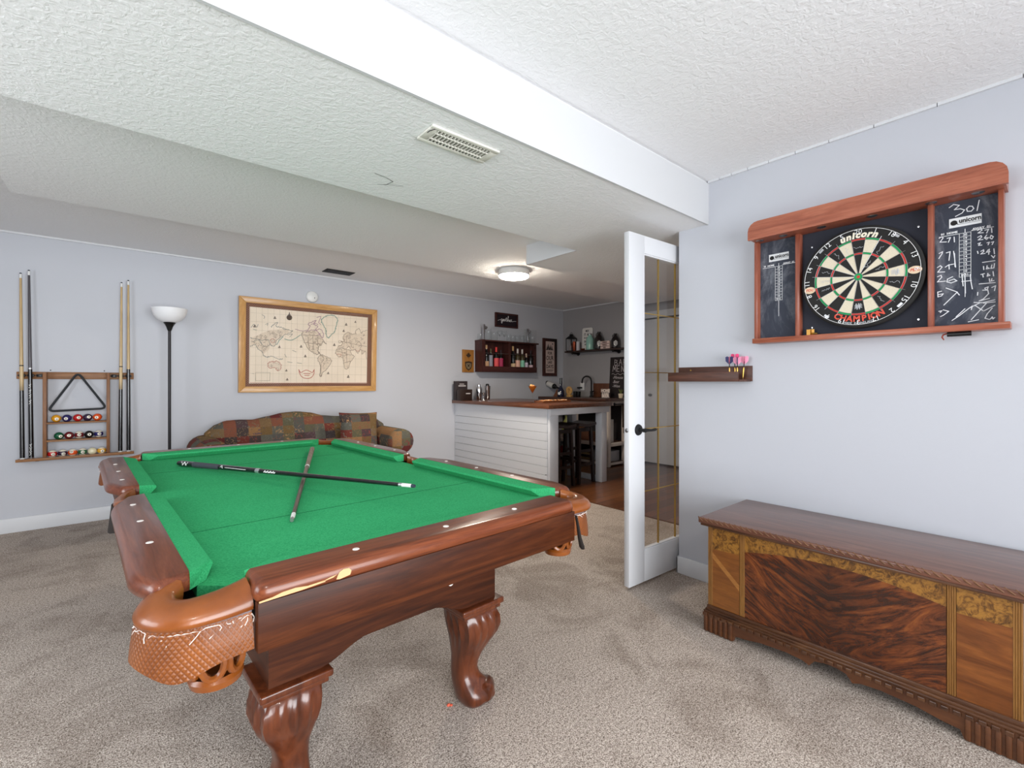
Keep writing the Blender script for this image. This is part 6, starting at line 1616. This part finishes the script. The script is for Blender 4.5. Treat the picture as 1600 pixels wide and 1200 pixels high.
lathe_item('mint_jug', 'mint green glass jug in the middle of the pipe shelf', 'jug', 5.575, yc, ZS2, [('jug_body', [(r * .8, 0), (r, .012), (r, h * .62), (r * .8, h * .76), (r * .45, h * .85), (r * .42, h * .92)], mat('mint_glass', (150, 196, 182), 0.15, coat=0.4)), ('jug_cap', [(r * .46, h * .92), (r * .46, h), (0, h)], M_STEEL)])
def growler(pxl, pxr, top, label):
    yc, w, h = shelf_item(pxl, pxr, top); r = w / 2 * .80
    t = thing('growler', label, 'growler', (XI, yc, ZS2), 0, 'growlers on the pipe shelf'); c0 = (XI, yc, ZS2)
    MB().lathe([(r * .85, 0), (r, .010), (r, h * .55), (r * .85, h * .68), (r * .36, h * .86), (r * .34, h * .92)], c=c0, n=26).build('jug_body', mat('brown_black_glass', (26, 18, 18), 0.12, coat=0.5), t)
    MB().lathe([(r * .40, h * .92), (r * .40, h), (0, h)], c=c0, n=16).build('jug_cap', M_BLACK, t)
    MB().tube([(XI, yc + r * .36 + .0, ZS2 + h * .90), (XI, yc + r * .70, ZS2 + h * .92), (XI, yc + r * .85, ZS2 + h * .82), (XI, yc + r * .66, ZS2 + h * .74)], .006, 8).build('handle', MATS['brown_black_glass'], t)
    m = MB(); Me = frame((XI, yc, ZS2 + h * .34), (.0, -1, 0), (0, 0, 1))
    for i in range(9):
        for j in range(3):
            a0 = -.5 + i * .11; wz = (.045 - .006 * abs(i - 4)) ; 
            z0_ = -wz + j * wz * .7; z1_ = z0_ + wz * .55
            vs = [(math.sin(a) * (r + .001), z_, math.cos(a) * (r + .001)) for a in (a0, a0 + .08) for z_ in (z0_, z1_)]
            m.add(vs, [(0, 2, 3, 1)], Me @ Matrix.Rotation(.75, 4, 'Y'))
    m.build('emblem', M_WTXT, t, ang=0)
growler(929.5, 942.5, 518.5, 'dark growler with white emblem between the mint jug and the wooden block sign')
growler(955, 968, 521, 'dark growler with white emblem at the right end of the pipe shelf')
yc, w, h = shelf_item(939.5, 954.5, 533)
t = thing('word_block', 'pale wooden block sign with three rows of lettering between the two growlers', 'sign', (XI - .02, yc, ZS2))
so = MB().box(XI - .035, XI - .005, yc - w / 2, yc + w / 2, ZS2, ZS2 + h, .003).build('block', mat('pinkish_block', (222, 196, 186), 0.6), t)
m = MB(); Mw = wall_x(XI - .0358, yc, ZS2 + h / 2)
for i in (-1, 1): m.ribbon([(-w / 2 + .004, i * h / 6), (w / 2 - .004, i * h / 6)], .006, Mw)
for s_, y_ in (('FAMILIES', h / 3), ('FRIENDS', 0), ('BEER', -h / 3)): m.text(s_, h * .26, Mw @ Matrix.Translation((0, y_, 0)), bold=.0012, sx=.72)
m.build('lettering', mat('maroon_lettering', (84, 50, 50), 0.7), so, ang=0)
